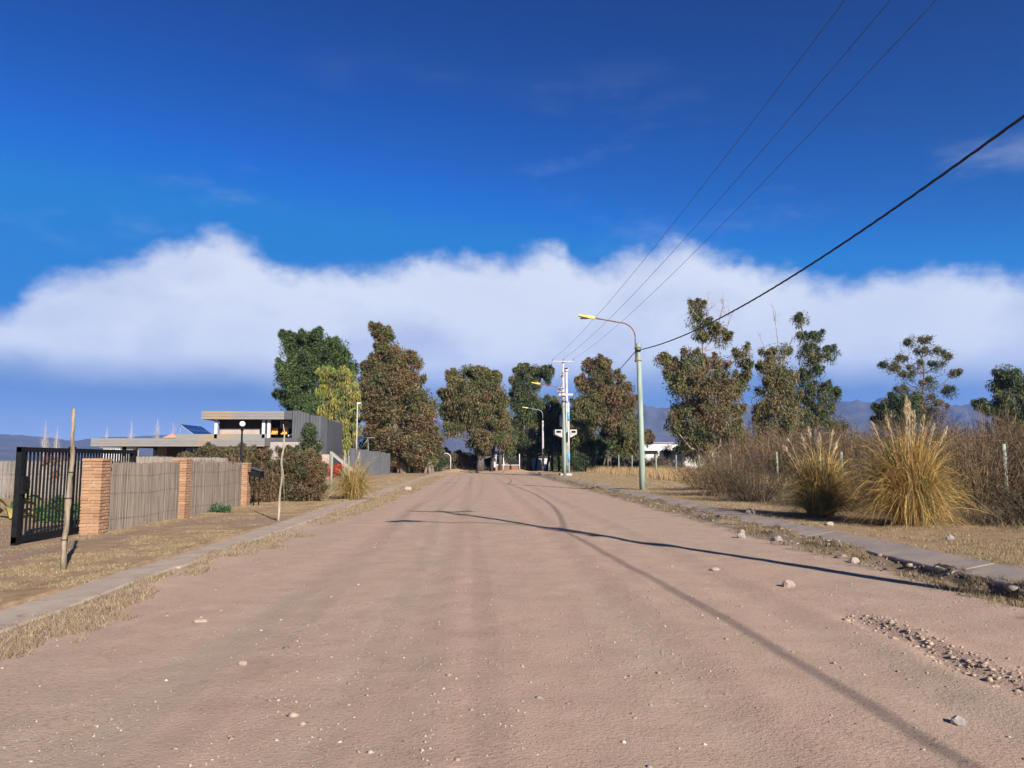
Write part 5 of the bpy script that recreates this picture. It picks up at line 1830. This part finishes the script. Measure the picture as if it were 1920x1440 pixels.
for bo, spots_ in ((bush_a, [(505, 28.0, 1.95, 0.9), (545, 28.4, 2.25, 1.0), (585, 28.2, 2.0, 0.9)]), (bush_b, [(375, 31, 1.95, 0.9), (415, 31.3, 2.1, 1.0), (455, 30.8, 2.2, 0.9)])):
    rng = np.random.default_rng(int(bo.location.x * -100))
    prt = [twig_shrub_arrays(rng, np.array([P(a_, 862, b_)[0], b_, 0.1]), h_, r_, 90, 9, [(0.17, 0.11, 0.06), (0.24, 0.16, 0.09), (0.12, 0.085, 0.055)], 0.014) for a_, b_, h_, r_ in spots_]
    V, Fq, C = merge(prt)
    link('twigs', np_mesh('twigs', V, Fq, C), M['twig'], bo)
tree('cypress_bush', 'small dark green conical bush against the grey terrace wall', 580, 56,
     [(579, 803, 9, 9), (577, 818, 14, 13), (582, 836, 16, 14), (584, 852, 15, 12), (574, 842, 10, 12)], DARKGREEN, 122, 0.1, spray=0, per=200, leaf=(0.2, 0.06), droop=0.1, cat='bush', bark='bark_dark', dens=2.0, limb_k=0.3)
tree('red_shrub', 'shrub with bright red leaves behind the short wire fence', 610, 44,
     [(598, 872, 10, 4), (612, 876, 12, 5), (632, 880, 10, 6), (590, 886, 8, 8), (618, 888, 10, 6)], [(0.42, 0.035, 0.02), (0.33, 0.05, 0.03), (0.45, 0.07, 0.03)], 123, 0.05, per=60,
     leaf=(0.20, 0.07), droop=0.1, spray=0, cat='shrub', bark='bark_dark', dens=1.6, limb_k=0.2)
tree('young_tree', 'spindly young tree with rusty leaves seen through the gate bars', 100, 23,
     [(95, 856, 14, 10, 0.5), (110, 862, 12, 8, 0.5), (105, 892, 8, 10, 0.5), (85, 866, 10, 6, 0.5)], [(0.22, 0.09, 0.045), (0.18, 0.08, 0.04)], 124, 0.03, per=22, leaf=(0.10, 0.035), droop=0.4, spray=0, cat='tree', limb_k=0.12, bark='bark_dark')
tree('leafy_plant', 'lush low green plants growing behind the gate bars', 112, 19.2,
     [(90, 962, 14, 10), (112, 950, 16, 12), (135, 958, 16, 12), (112, 972, 26, 10), (140, 975, 14, 9), (85, 978, 12, 7)], [(0.07, 0.16, 0.045), (0.09, 0.19, 0.05), (0.05, 0.11, 0.035)], 125, 0.03, per=60,
     leaf=(0.12, 0.06), droop=-0.1, spray=0, cat='plant', limb_k=0.1, bark='bark_dark', dens=2.2, z0=0.05)
tree('leafy_plant', 'green creeper tuft at the foot of the second cane panel', 400, 22.6,
     [(385, 962, 16, 7), (405, 955, 14, 8), (420, 955, 14, 6), (372, 968, 10, 5)], [(0.07, 0.13, 0.05), (0.05, 0.10, 0.045)], 126, 0.02, per=60, leaf=(0.08, 0.03), droop=0.0, spray=0, cat='plant', limb_k=0.08, bark='bark_dark', dens=2.2, z0=0.05)
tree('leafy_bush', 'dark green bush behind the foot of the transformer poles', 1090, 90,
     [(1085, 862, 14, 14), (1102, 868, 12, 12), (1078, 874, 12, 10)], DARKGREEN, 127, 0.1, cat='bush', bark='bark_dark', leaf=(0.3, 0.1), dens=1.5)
tree('leafy_bush', 'brown hedge bush at the left edge of the road end', 826, 102,
     [(812, 868, 12, 12), (828, 860, 14, 14), (852, 862, 18, 14), (868, 870, 14, 10), (800, 876, 10, 8)], [(0.13, 0.10, 0.06), (0.10, 0.085, 0.05), (0.16, 0.12, 0.07)], 128, 0.1, cat='bush', bark='bark_dark', leaf=(0.3, 0.09), dens=1.4)
tree('leafy_bush', 'tall dark thicket half hiding the white house', 1180, 112,
     [(1135, 850, 14, 14), (1158, 845, 18, 16), (1185, 848, 16, 16), (1270, 850, 22, 16), (1300, 845, 20, 20), (1312, 820, 14, 20)], DARKGREEN, 134, 0.1, cat='bush', bark='bark_dark', leaf=(0.34, 0.11), dens=1.2, mixp=(OLIVE, 0.4))
tree('leafy_bush', 'dark brown thicket under the eucalyptus behind the fence posts', 1170, 104,
     [(1140, 868, 22, 12), (1180, 872, 22, 10), (1215, 872, 24, 10), (1250, 874, 24, 9)], [(0.09, 0.07, 0.05), (0.12, 0.09, 0.055)], 129, 0.1, cat='bush', bark='bark_dark', leaf=(0.3, 0.09), dens=1.2)


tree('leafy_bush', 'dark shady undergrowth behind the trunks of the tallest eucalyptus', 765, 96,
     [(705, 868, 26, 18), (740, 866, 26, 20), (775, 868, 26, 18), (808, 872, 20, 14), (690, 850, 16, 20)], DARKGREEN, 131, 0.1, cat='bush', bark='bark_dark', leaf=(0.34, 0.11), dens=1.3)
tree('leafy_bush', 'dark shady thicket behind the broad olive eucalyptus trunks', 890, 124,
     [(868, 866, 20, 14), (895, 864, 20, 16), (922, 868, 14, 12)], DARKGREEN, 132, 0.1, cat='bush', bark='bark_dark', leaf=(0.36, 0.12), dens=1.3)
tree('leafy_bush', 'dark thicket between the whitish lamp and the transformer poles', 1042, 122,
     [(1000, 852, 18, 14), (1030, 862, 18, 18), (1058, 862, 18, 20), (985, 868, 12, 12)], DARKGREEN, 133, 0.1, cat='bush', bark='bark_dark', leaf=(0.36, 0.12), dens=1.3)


def agave():
    b = G(22, 978)
    root = empty('banana_plant', (b[0], b[1], 0.05), 'broad-leaved plant with yellowing leaves beside the open gateway', 'plant')
    rng = np.random.default_rng(41)
    for i in range(9):
        a = rng.uniform(0, 2 * math.pi) if i > 4 else [0.1, 2.6, 1.3, 3.6, 5.2][i]
        L_, w = rng.uniform(0.8, 1.25), rng.uniform(0.24, 0.36)
        up = rng.uniform(0.3, 0.95)
        o_ = np.array([math.cos(a), math.sin(a), 0])
        s_ = np.array([-math.sin(a), math.cos(a), 0])
        vs, fs = [], []
        n = 9
        for j in range(n):
            t_ = j / (n - 1)
            c = b + np.array([0, 0, 0.05]) + o_ * L_ * (t_ ** 1.3) * (1.1 - 0.5 * up) + np.array([0, 0, 1]) * L_ * (up * 1.5 * t_ - (0.95 * t_ ** 2.3))
            c[2] = max(c[2], 0.08)
            ww = w * math.sin(math.pi * min(0.98, 0.12 + 0.88 * t_)) ** 0.7 * 0.5
            vs += [c - s_ * ww + np.array([0, 0, ww * 0.5]), c, c + s_ * ww + np.array([0, 0, ww * 0.5])]
        for j in range(n - 1):
            for q in range(2):
                fs.append((j * 3 + q, j * 3 + q + 1, j * 3 + q + 4, j * 3 + q + 3))
        m_ = M['leaf_yellow'] if i % 3 != 2 else M['leaf_green']
        MB().add(vs, fs, True).build('leaf', m_, root)
    MB().tube([b, b + np.array([0, 0, 0.35])], [0.07, 0.04], 8).build('stem', M['bark'], root)


M['leaf_yellow'] = mat_plain('leaf_yellow', (0.30, 0.21, 0.06), (0.13, 0.16, 0.05), 4.0, 0.6)
M['leaf_green'] = mat_plain('leaf_green', (0.06, 0.15, 0.045), (0.09, 0.18, 0.05), 4.0, 0.55)
agave()

# leafless brushwood on the right-hand plot: individual shrubs in front, mass behind
shrubs = [((9.9, 26.5), 1.75, 1.5, 0.9, BRUSH_DARK, 'dark leafless shrub between the tall lamp and the smaller pampas'),
          ((10.2, 30.5), 2.15, 1.7, 1.0, BRUSH, 'tall tan leafless shrub behind the dark one, left of the pampas'),
          ((11.0, 35.5), 2.2, 1.9, 1.0, BRUSH, 'tan leafless shrub at the left end of the brush'),
          ((12.0, 22.0), 2.2, 1.5, 1.1, BRUSH, 'brown leafless shrub between the two pampas tussocks'),
          ((13.1, 19.3), 2.25, 1.5, 1.1, BRUSH, 'brown leafless shrub behind the big pampas tussock'),
          ((12.3, 15.6), 1.35, 1.2, 1.0, BRUSH_DARK, 'low dark leafless shrub at the frame edge beside the fence post'),
          ((17.6, 21.5), 2.7, 1.6, 1.2, BRUSH, 'tall brown leafless shrub at the frame edge behind the fence post')]
for i, ((x, y), h, r, dn, pal, lab) in enumerate(shrubs):
    rng = np.random.default_rng(500 + i)
    V, Fq, C = twig_shrub_arrays(rng, np.array([x, y, 0.12]), h, r, int(210 * dn), 14, pal, 0.013)
    o = link('brush_shrub', np_mesh('brush_shrub', V - np.array([x, y, 0.12]), Fq, C), M['twig'], None, (x, y, 0.12))
    tag(o, lab, 'shrub', 'leafless shrubs on the right-hand plot')
parts = []
rng = np.random.default_rng(77)
spots = []
for _ in range(4000):
    y = rng.uniform(15, 72)
    x = rng.uniform(11, 60)
    lim = 16.3 + (0.0 if y < 40 else (y - 40) * 0.2)
    if x < lim or x > y * 0.86 + 4 or (y > 45 and x < 16 + (y - 45) * 0.3):
        continue
    if all((x - a) ** 2 + (y - b) ** 2 > (1.25 + 0.02 * y) ** 2 for a, b in spots):
        spots.append((x, y))
for (x, y) in spots:
    far = y > 34
    hmax = 1.6 + (862 - 806 + 26 * float(sstep(x / y, 0.42, 0.6))) / F_PX * y + 0.3
    h = min(rng.uniform(2.1, 3.6) + 0.02 * y, hmax)
    pal = BRUSH if rng.random() < 0.7 else BRUSH_DARK
    parts.append(twig_shrub_arrays(rng, np.array([x, y, 0.1]), h, rng.uniform(1.2, 1.8), 80 if far else 170, 10 if far else 13, pal, 0.024 if far else 0.014))
V, Fq, C = merge(parts)
cc_, ss_, kk_ = [], [], []
for (x, y) in spots:
    for _ in range(7 if y < 34 else 4):
        cc_.append((x + rng.normal(0, 0.7), y + rng.normal(0, 0.7), rng.uniform(0.3, 2.3)))
        ss_.append(rng.uniform(0.3, 0.6))
        kk_.append([(0.12, 0.10, 0.045), (0.16, 0.115, 0.055), (0.09, 0.085, 0.04)][int(rng.integers(0, 3))])
V2, F2, C2 = leaf_cloud(rng, np.array(cc_), np.array(ss_)[:, None], np.array(kk_), 90, 0.085, 0.03, 0.1)
o = link('brush_leaves', np_mesh('brush_leaves', V2, F2, C2), M['leaf'])
tag(o, 'withered small leaves hanging on in the brushwood', 'leaves', kind='stuff')
o = link('dry_brushwood', np_mesh('dry_brushwood', V, Fq, C), M['twig'])
tag(o, 'brown leafless brushwood filling the plot beyond the wire fence', 'brushwood', kind='stuff')

# pale frosted twigs at far right and grey smoke-like bare tree by the cottage
for i, (px, d, h, r, lab) in enumerate(((1822, 60, 3.9, 2.2, 'pale grey bare shrub before the far right eucalyptus'), (963, 116, 4.6, 1.6, 'grey bare tree above the pale cottage'))):
    rng = np.random.default_rng(620 + i)
    b = P(px, 862, d)
    b[2] = 0.0
    V, Fq, C = twig_shrub_arrays(rng, np.zeros(3), h, r, 90, 10, [(0.40, 0.37, 0.35), (0.33, 0.30, 0.28)], 0.03)
    o = link('bare_shrub', np_mesh('bare_shrub', V, Fq, C), M['twig'], None, tuple(b))
    tag(o, lab, 'shrub')

b = G(1540, 968, 0.12)
pampas('smaller golden pampas tussock standing in front of a fence post', b, 0.80, 1.60, 6000,
       [(-0.95, 1.85, 0.0), (-0.75, 2.05, 0.2), (0.55, 1.95, 0.1), (-0.05, 2.2, -0.2), (-0.2, 2.35, 0.1), (-0.55, 2.15, -0.2), (0.1, 2.1, 0.2), (0.35, 2.25, -0.1)], 701, 0.28, 'pampas tussocks')
b = G(1712, 985, 0.12)
pampas('biggest golden pampas tussock, tall plumes, nearest the camera on the right verge', b, 0.92, 2.0, 9000,
       [(0.0, 2.95, 0.0), (0.12, 2.85, 0.1), (-0.10, 2.75, -0.1), (0.25, 2.6, 0.2), (-0.45, 2.5, 0.1), (-0.8, 2.35, 0.1), (0.4, 2.5, 0.0), (1.0, 2.25, 0.1), (0.5, 2.3, -0.2), (-0.25, 2.6, 0.2), (0.05, 2.6, -0.2)], 702, 0.16, 'pampas tussocks')
b = G(662, 936, 0.08)
pampas('small yellowish pampas tuft on the left verge by the wire fence', b, 0.85, 1.45, 1800, [(-0.4, 1.9, 0.1), (0.2, 1.8, 0.0)], 703, 0.3, 'pampas tussocks')

# ------------------------------------------------------------------ grass, stones
def grass(name, label, xy, hgt, zfun, pal, seed, width=0.006, bend=0.6):
    rng = np.random.default_rng(seed)
    n = len(xy)
    z = zfun(xy[:, 0], xy[:, 1])
    a = rng.uniform(0, 2 * math.pi, n)
    h = hgt * rng.uniform(0.5, 1.5, n)
    le = rng.uniform(0, bend, n) * h
    w = width * rng.uniform(0.6, 1.4, n) * (1 + xy[:, 1] * 0.035)
    p = np.stack([xy[:, 0], xy[:, 1], z - 0.005], 1)
    sd = np.stack([np.cos(a), np.sin(a), 0 * a], 1)
    a2 = rng.uniform(0, 2 * math.pi, n)
    tip = p + np.stack([np.cos(a2) * le, np.sin(a2) * le, h], 1)
    V = np.stack([p - sd * w[:, None] / 2, p + sd * w[:, None] / 2, tip], 1).reshape(-1, 3)
    Ft = np.arange(n * 3).reshape(-1, 3)
    pal = np.array(pal)
    C = np.repeat(pal[rng.integers(0, len(pal), n)] * rng.uniform(0.7, 1.25, (n, 1)), 3, 0)
    o = link(name, np_mesh(name, V, Ft, C), M['blade'])
    tag(o, label, 'grass', kind='stuff')


rng = np.random.default_rng(90)


def sample(n, x0, x1, y0, y1, dens):
    u = rng.uniform(0, 1, n * 3)
    y = y0 * (y1 / y0) ** u
    x = rng.uniform(x0, x1, n * 3)
    keep = rng.uniform(0, 1, n * 3) < dens(x, y)
    return np.stack([x[keep], y[keep]], 1)[:n]


DRY = [tuple(c * k_ for c, k_ in zip(q, (0.74, 0.71, 0.66))) for q in [(0.46, 0.365, 0.225), (0.39, 0.30, 0.175), (0.52, 0.425, 0.27), (0.30, 0.235, 0.135), (0.34, 0.285, 0.155)]]
xy = sample(140000, -8.0, -4.78, 4.5, 70, lambda x, y: (1 - 0.95 * path_mask(x, y)) * sstep(fbm(x * 1.7, y * 1.7, 4, 401), 0.38, 0.66))
grass('dry_grass', 'short straw-coloured dry grass on the left verge', xy, 0.024, verge_l_z, DRY, 91, bend=1.2)
xy = sample(40000, -30, -8.5, 9, 60, lambda x, y: sstep(fbm(x * 1.1, y * 1.1, 3, 402), 0.35, 0.6))
grass('yard_grass', 'thin dry grass inside the fenced yard', xy, 0.07, verge_l_z, DRY, 92)
xy = sample(150000, 7.4, 14.5, 7, 80, lambda x, y: sstep(fbm(x * 1.5, y * 1.5, 4, 403), 0.36, 0.64))
grass('dry_grass', 'short straw-coloured dry grass on the right verge', xy, 0.042, verge_r_z, DRY, 93, bend=1.1)
xy = sample(30000, -4.35, -3.0, 4.0, 75, lambda x, y: sstep(fbm(x * 2.3, y * 1.0, 3, 404) + 0.25 * (-4.08 + 0.032 * np.minimum(y, 40) - x) / 0.4, 0.57, 0.70) * (1 - np.exp(-((y - 18.0) / 2.0) ** 2)))
grass('edge_grass', 'tufty straw grass strip between the left kerb and the road', xy, 0.05, road_z, DRY + [(0.17, 0.13, 0.06), (0.24, 0.17, 0.09), (0.12, 0.10, 0.05)], 94, bend=1.3)
xy = sample(36000, 5.6, 6.95, 5.0, 75, lambda x, y: sstep(fbm(x * 2.3, y * 1.2, 3, 405), 0.53, 0.68) * sstep(x, 5.6, 6.2))
grass('edge_grass', 'sparse straw grass along the washed-out right road edge', xy, 0.06, road_z, DRY[:2] + [(0.2, 0.15, 0.08), (0.13, 0.095, 0.055)], 95, bend=1.2)
xy = sample(60000, 12.5, 24, 33, 95, lambda x, y: sstep(x, 12.5, 14.5))
grass('tall_dry_grass', 'knee-high tawny grass along the wire fence', xy, 0.55, verge_r_z, [(0.36, 0.25, 0.12), (0.30, 0.20, 0.10), (0.42, 0.30, 0.15)], 96, 0.010, 0.5)
xy = sample(22000, 8.6, 14.5, 12, 32, lambda x, y: sstep(x + 0.12 * (y - 20), 10.0, 11.2))
grass('undergrowth', 'matted dark undergrowth at the foot of the brush', xy, 0.22, verge_r_z, [(0.15, 0.11, 0.07), (0.10, 0.075, 0.05), (0.22, 0.16, 0.09)], 97, 0.009, 1.2)

ICO_V = None


def ico():
    t_ = (1 + 5 ** 0.5) / 2
    v = np.array([(-1, t_, 0), (1, t_, 0), (-1, -t_, 0), (1, -t_, 0), (0, -1, t_), (0, 1, t_), (0, -1, -t_), (0, 1, -t_), (t_, 0, -1), (t_, 0, 1), (-t_, 0, -1), (-t_, 0, 1)], float)
    f = np.array([(0, 11, 5), (0, 5, 1), (0, 1, 7), (0, 7, 10), (0, 10, 11), (1, 5, 9), (5, 11, 4), (11, 10, 2), (10, 7, 6), (7, 1, 8), (3, 9, 4), (3, 4, 2), (3, 2, 6), (3, 6, 8), (3, 8, 9), (4, 9, 5), (2, 4, 11), (6, 2, 10), (8, 6, 7), (9, 8, 1)])
    return unit(v), f


def stones(name, label, xy, size, zfun, pal, seed, flat=0.6, sink=0.25, small=False):
    rng = np.random.default_rng(seed)
    iv, jf = ico()
    if small:
        iv = np.array([(1, 0, 0), (-1, 0, 0), (0, 1, 0), (0, -1, 0), (0, 0, 1), (0, 0, -1)], float)
        jf = np.array([(0, 2, 4), (2, 1, 4), (1, 3, 4), (3, 0, 4), (2, 0, 5), (1, 2, 5), (3, 1, 5), (0, 3, 5)])
    nv = len(iv)
    n = len(xy)
    s = size * np.exp(rng.normal(0, 0.45, n))
    z = zfun(xy[:, 0], xy[:, 1])
    jit = rng.uniform(0.7, 1.25, (n, nv, 1))
    sc = np.stack([s * rng.uniform(0.8, 1.5, n), s * rng.uniform(0.7, 1.2, n), s * flat * rng.uniform(0.7, 1.2, n)], 1)
    v = iv[None] * jit * sc[:, None]
    a = rng.uniform(0, 2 * math.pi, n)
    ca, sa = np.cos(a)[:, None], np.sin(a)[:, None]
    v = np.stack([v[..., 0] * ca - v[..., 1] * sa, v[..., 0] * sa + v[..., 1] * ca, v[..., 2]], -1)
    v += np.stack([xy[:, 0], xy[:, 1], z + sc[:, 2] * (1 - 2 * sink)], 1)[:, None]
    Ft = (jf[None] + np.arange(n)[:, None, None] * nv).reshape(-1, 3)
    pal = np.array(pal)
    C = np.repeat(pal[rng.integers(0, len(pal), n)] * rng.uniform(0.75, 1.2, (n, 1)), nv, 0)
    o = link(name, np_mesh(name, v.reshape(-1, 3), Ft, C), M['stone'])
    tag(o, label, 'gravel', kind='stuff')


PEB = [tuple(c * 0.74 for c in q) for q in [(0.42, 0.31, 0.25), (0.34, 0.25, 0.20), (0.50, 0.42, 0.36), (0.26, 0.20, 0.17), (0.38, 0.28, 0.22), (0.30, 0.27, 0.26)]]
xy = sample(13000, -4.2, 6.3, 2.6, 40, lambda x, y: 0.12 + 0.88 * sstep(fbm(x * 0.8, y * 0.5, 4, 406), 0.50, 0.66))
stones('gravel', 'small loose stones scattered over the dirt road', xy, 0.0058, road_z, PEB, 98, sink=0.38, small=True)
xy = sample(150, -4.0, 6.2, 3.0, 45, lambda x, y: sstep(fbm(x * 0.7, y * 0.5, 3, 407), 0.40, 0.6))
stones('pebbles', 'larger pebbles scattered over the dirt road', xy, 0.012, road_z, PEB, 99, sink=0.4)
xy = sample(1300, 5.7, 6.9, 5.5, 70, lambda x, y: sstep(x, 5.7, 6.2) * 0.9)
stones('rubble', 'stones and clods along the washed-out right road edge', xy, 0.024, road_z, [(0.19, 0.14, 0.105), (0.15, 0.11, 0.085), (0.25, 0.195, 0.155), (0.11, 0.08, 0.06), (0.13, 0.1, 0.075)], 100, sink=0.38)
xy = np.stack([3.92 + rng.normal(0, 0.12, 420), rng.uniform(4.9, 7.7, 420)], 1)
stones('clods', 'crumbled dirt clods along the rut close to the camera', xy, 0.012, road_z, [(0.29, 0.21, 0.155), (0.24, 0.17, 0.125), (0.33, 0.25, 0.19)], 101, sink=0.4)


def rock(px, py, w, hgt, label, tone, seed, zf=road_z, flat=False):
    g = G(px, py, 0.03)
    iv, jf = ico()
    # one subdivision for a rounder outline
    cache, vs, fs = {}, [tuple(q) for q in iv], []

    def mid(a, b):
        k_ = (min(a, b), max(a, b))
        if k_ not in cache:
            m_ = np.array(vs[a]) + np.array(vs[b])
            vs.append(tuple(m_ / np.linalg.norm(m_)))
            cache[k_] = len(vs) - 1
        return cache[k_]
    for a, b, c in jf:
        ab, bc, ca = mid(a, b), mid(b, c), mid(c, a)
        fs += [(a, ab, ca), (b, bc, ab), (c, ca, bc), (ab, bc, ca)]
    rng_ = np.random.default_rng(seed)
    v = np.array(vs) * rng_.uniform(0.84, 1.14, (len(vs), 1)) * np.array([w / 2, w / 2 * rng_.uniform(0.65, 0.95), hgt * 0.75])
    me = MB().add(v, fs, False).mesh('rock')
    zz = float(zf(np.array([g[0]]), np.array([g[1]]))[0])
    o = link('rock', me, tone, None, (g[0], g[1], zz + hgt * 0.20))
    tag(o, label, 'rock', 'loose rocks along the road')


R1 = mat_plain('rock_buff', (0.36, 0.28, 0.22), (0.25, 0.19, 0.15), 9.0, 0.92, bump=0.01)
R2 = mat_plain('rock_grey', (0.27, 0.24, 0.21), (0.18, 0.16, 0.145), 9.0, 0.92, bump=0.01)
R3 = mat_plain('rock_pale', (0.37, 0.29, 0.23), (0.28, 0.22, 0.17), 9.0, 0.92, bump=0.01)
rock(1478, 1096, 0.17, 0.085, 'round buff rock lying on the road below the long pole shadow', R1, 1)
rock(1340, 1064, 0.14, 0.04, 'flat pinkish stone on the road just under the pole shadow', R3, 2)
rock(377, 1157, 0.15, 0.03, 'flat pale stone on the left half of the road', R3, 3)
rock(1407, 968, 0.30, 0.17, 'grey rock on the right verge before the dark shrub', R2, 4, verge_r_z)
rock(1906, 1082, 0.26, 0.17, 'rounded grey rock at the frame edge by the right kerb', R2, 5, verge_r_z)
rock(1390, 1005, 0.20, 0.12, 'grey rock in the washed-out edge, topmost on the slope', R2, 6)
rock(1392, 996, 0.12, 0.08, 'small pale rock beside the grey rock in the washed-out edge', R3, 7)
rock(1458, 1011, 0.19, 0.12, 'dark grey rock half buried where the road edge is washed out', R2, 8)
rock(1602, 1052, 0.16, 0.09, 'buff rock between road and right kerb, above the shadow end', R1, 9)
rock(1750, 1073, 0.11, 0.08, 'pale rock close to the dark hollow at the right kerb', R3, 10)
rock(1556, 992, 0.20, 0.09, 'white stone in dry grass before the smaller pampas', R3, 11, verge_r_z)
rock(1782, 1018, 0.16, 0.09, 'small stone in dry grass below the biggest pampas', R2, 12, verge_r_z)
rock(1795, 1340, 0.09, 0.05, 'small dark stone near the bottom corner of the road', R2, 13)
rock(765, 918, 0.45, 0.22, 'pale rock by the left kerb near the end of the road', R3, 14)
rock(455, 1240, 0.07, 0.03, 'small buff stone on the road nearest the camera on the left side', R1, 15)


def berm():
    root = MB()
    xs, ys_ = np.linspace(-9.5, 9.5, 60), np.linspace(90.2, 94, 12)
    X, Y = np.meshgrid(xs, ys_)
    Zz = (0.38 * np.exp(-((X + 2.8) / 1.6) ** 2) + 0.30 * np.exp(-((X - 4.5) / 3.5) ** 2) + 0.12) * np.exp(-((Y - 92) / 0.9) ** 2) * (0.6 + 0.8 * fbm(X * 0.9, Y * 0.9, 3, 410)) - 0.05
    V = np.stack([X, Y, Zz], -1).reshape(-1, 3)
    ny, nx = X.shape
    i = (np.arange(ny - 1)[:, None] * nx + np.arange(nx - 1)[None])
    o = link('dirt_bank', np_mesh('dirt_bank', V, np.stack([i, i + 1, i + nx + 1, i + nx], -1).reshape(-1, 4), smooth=True), M['verge'])
    tag(o, kind='structure')


berm()
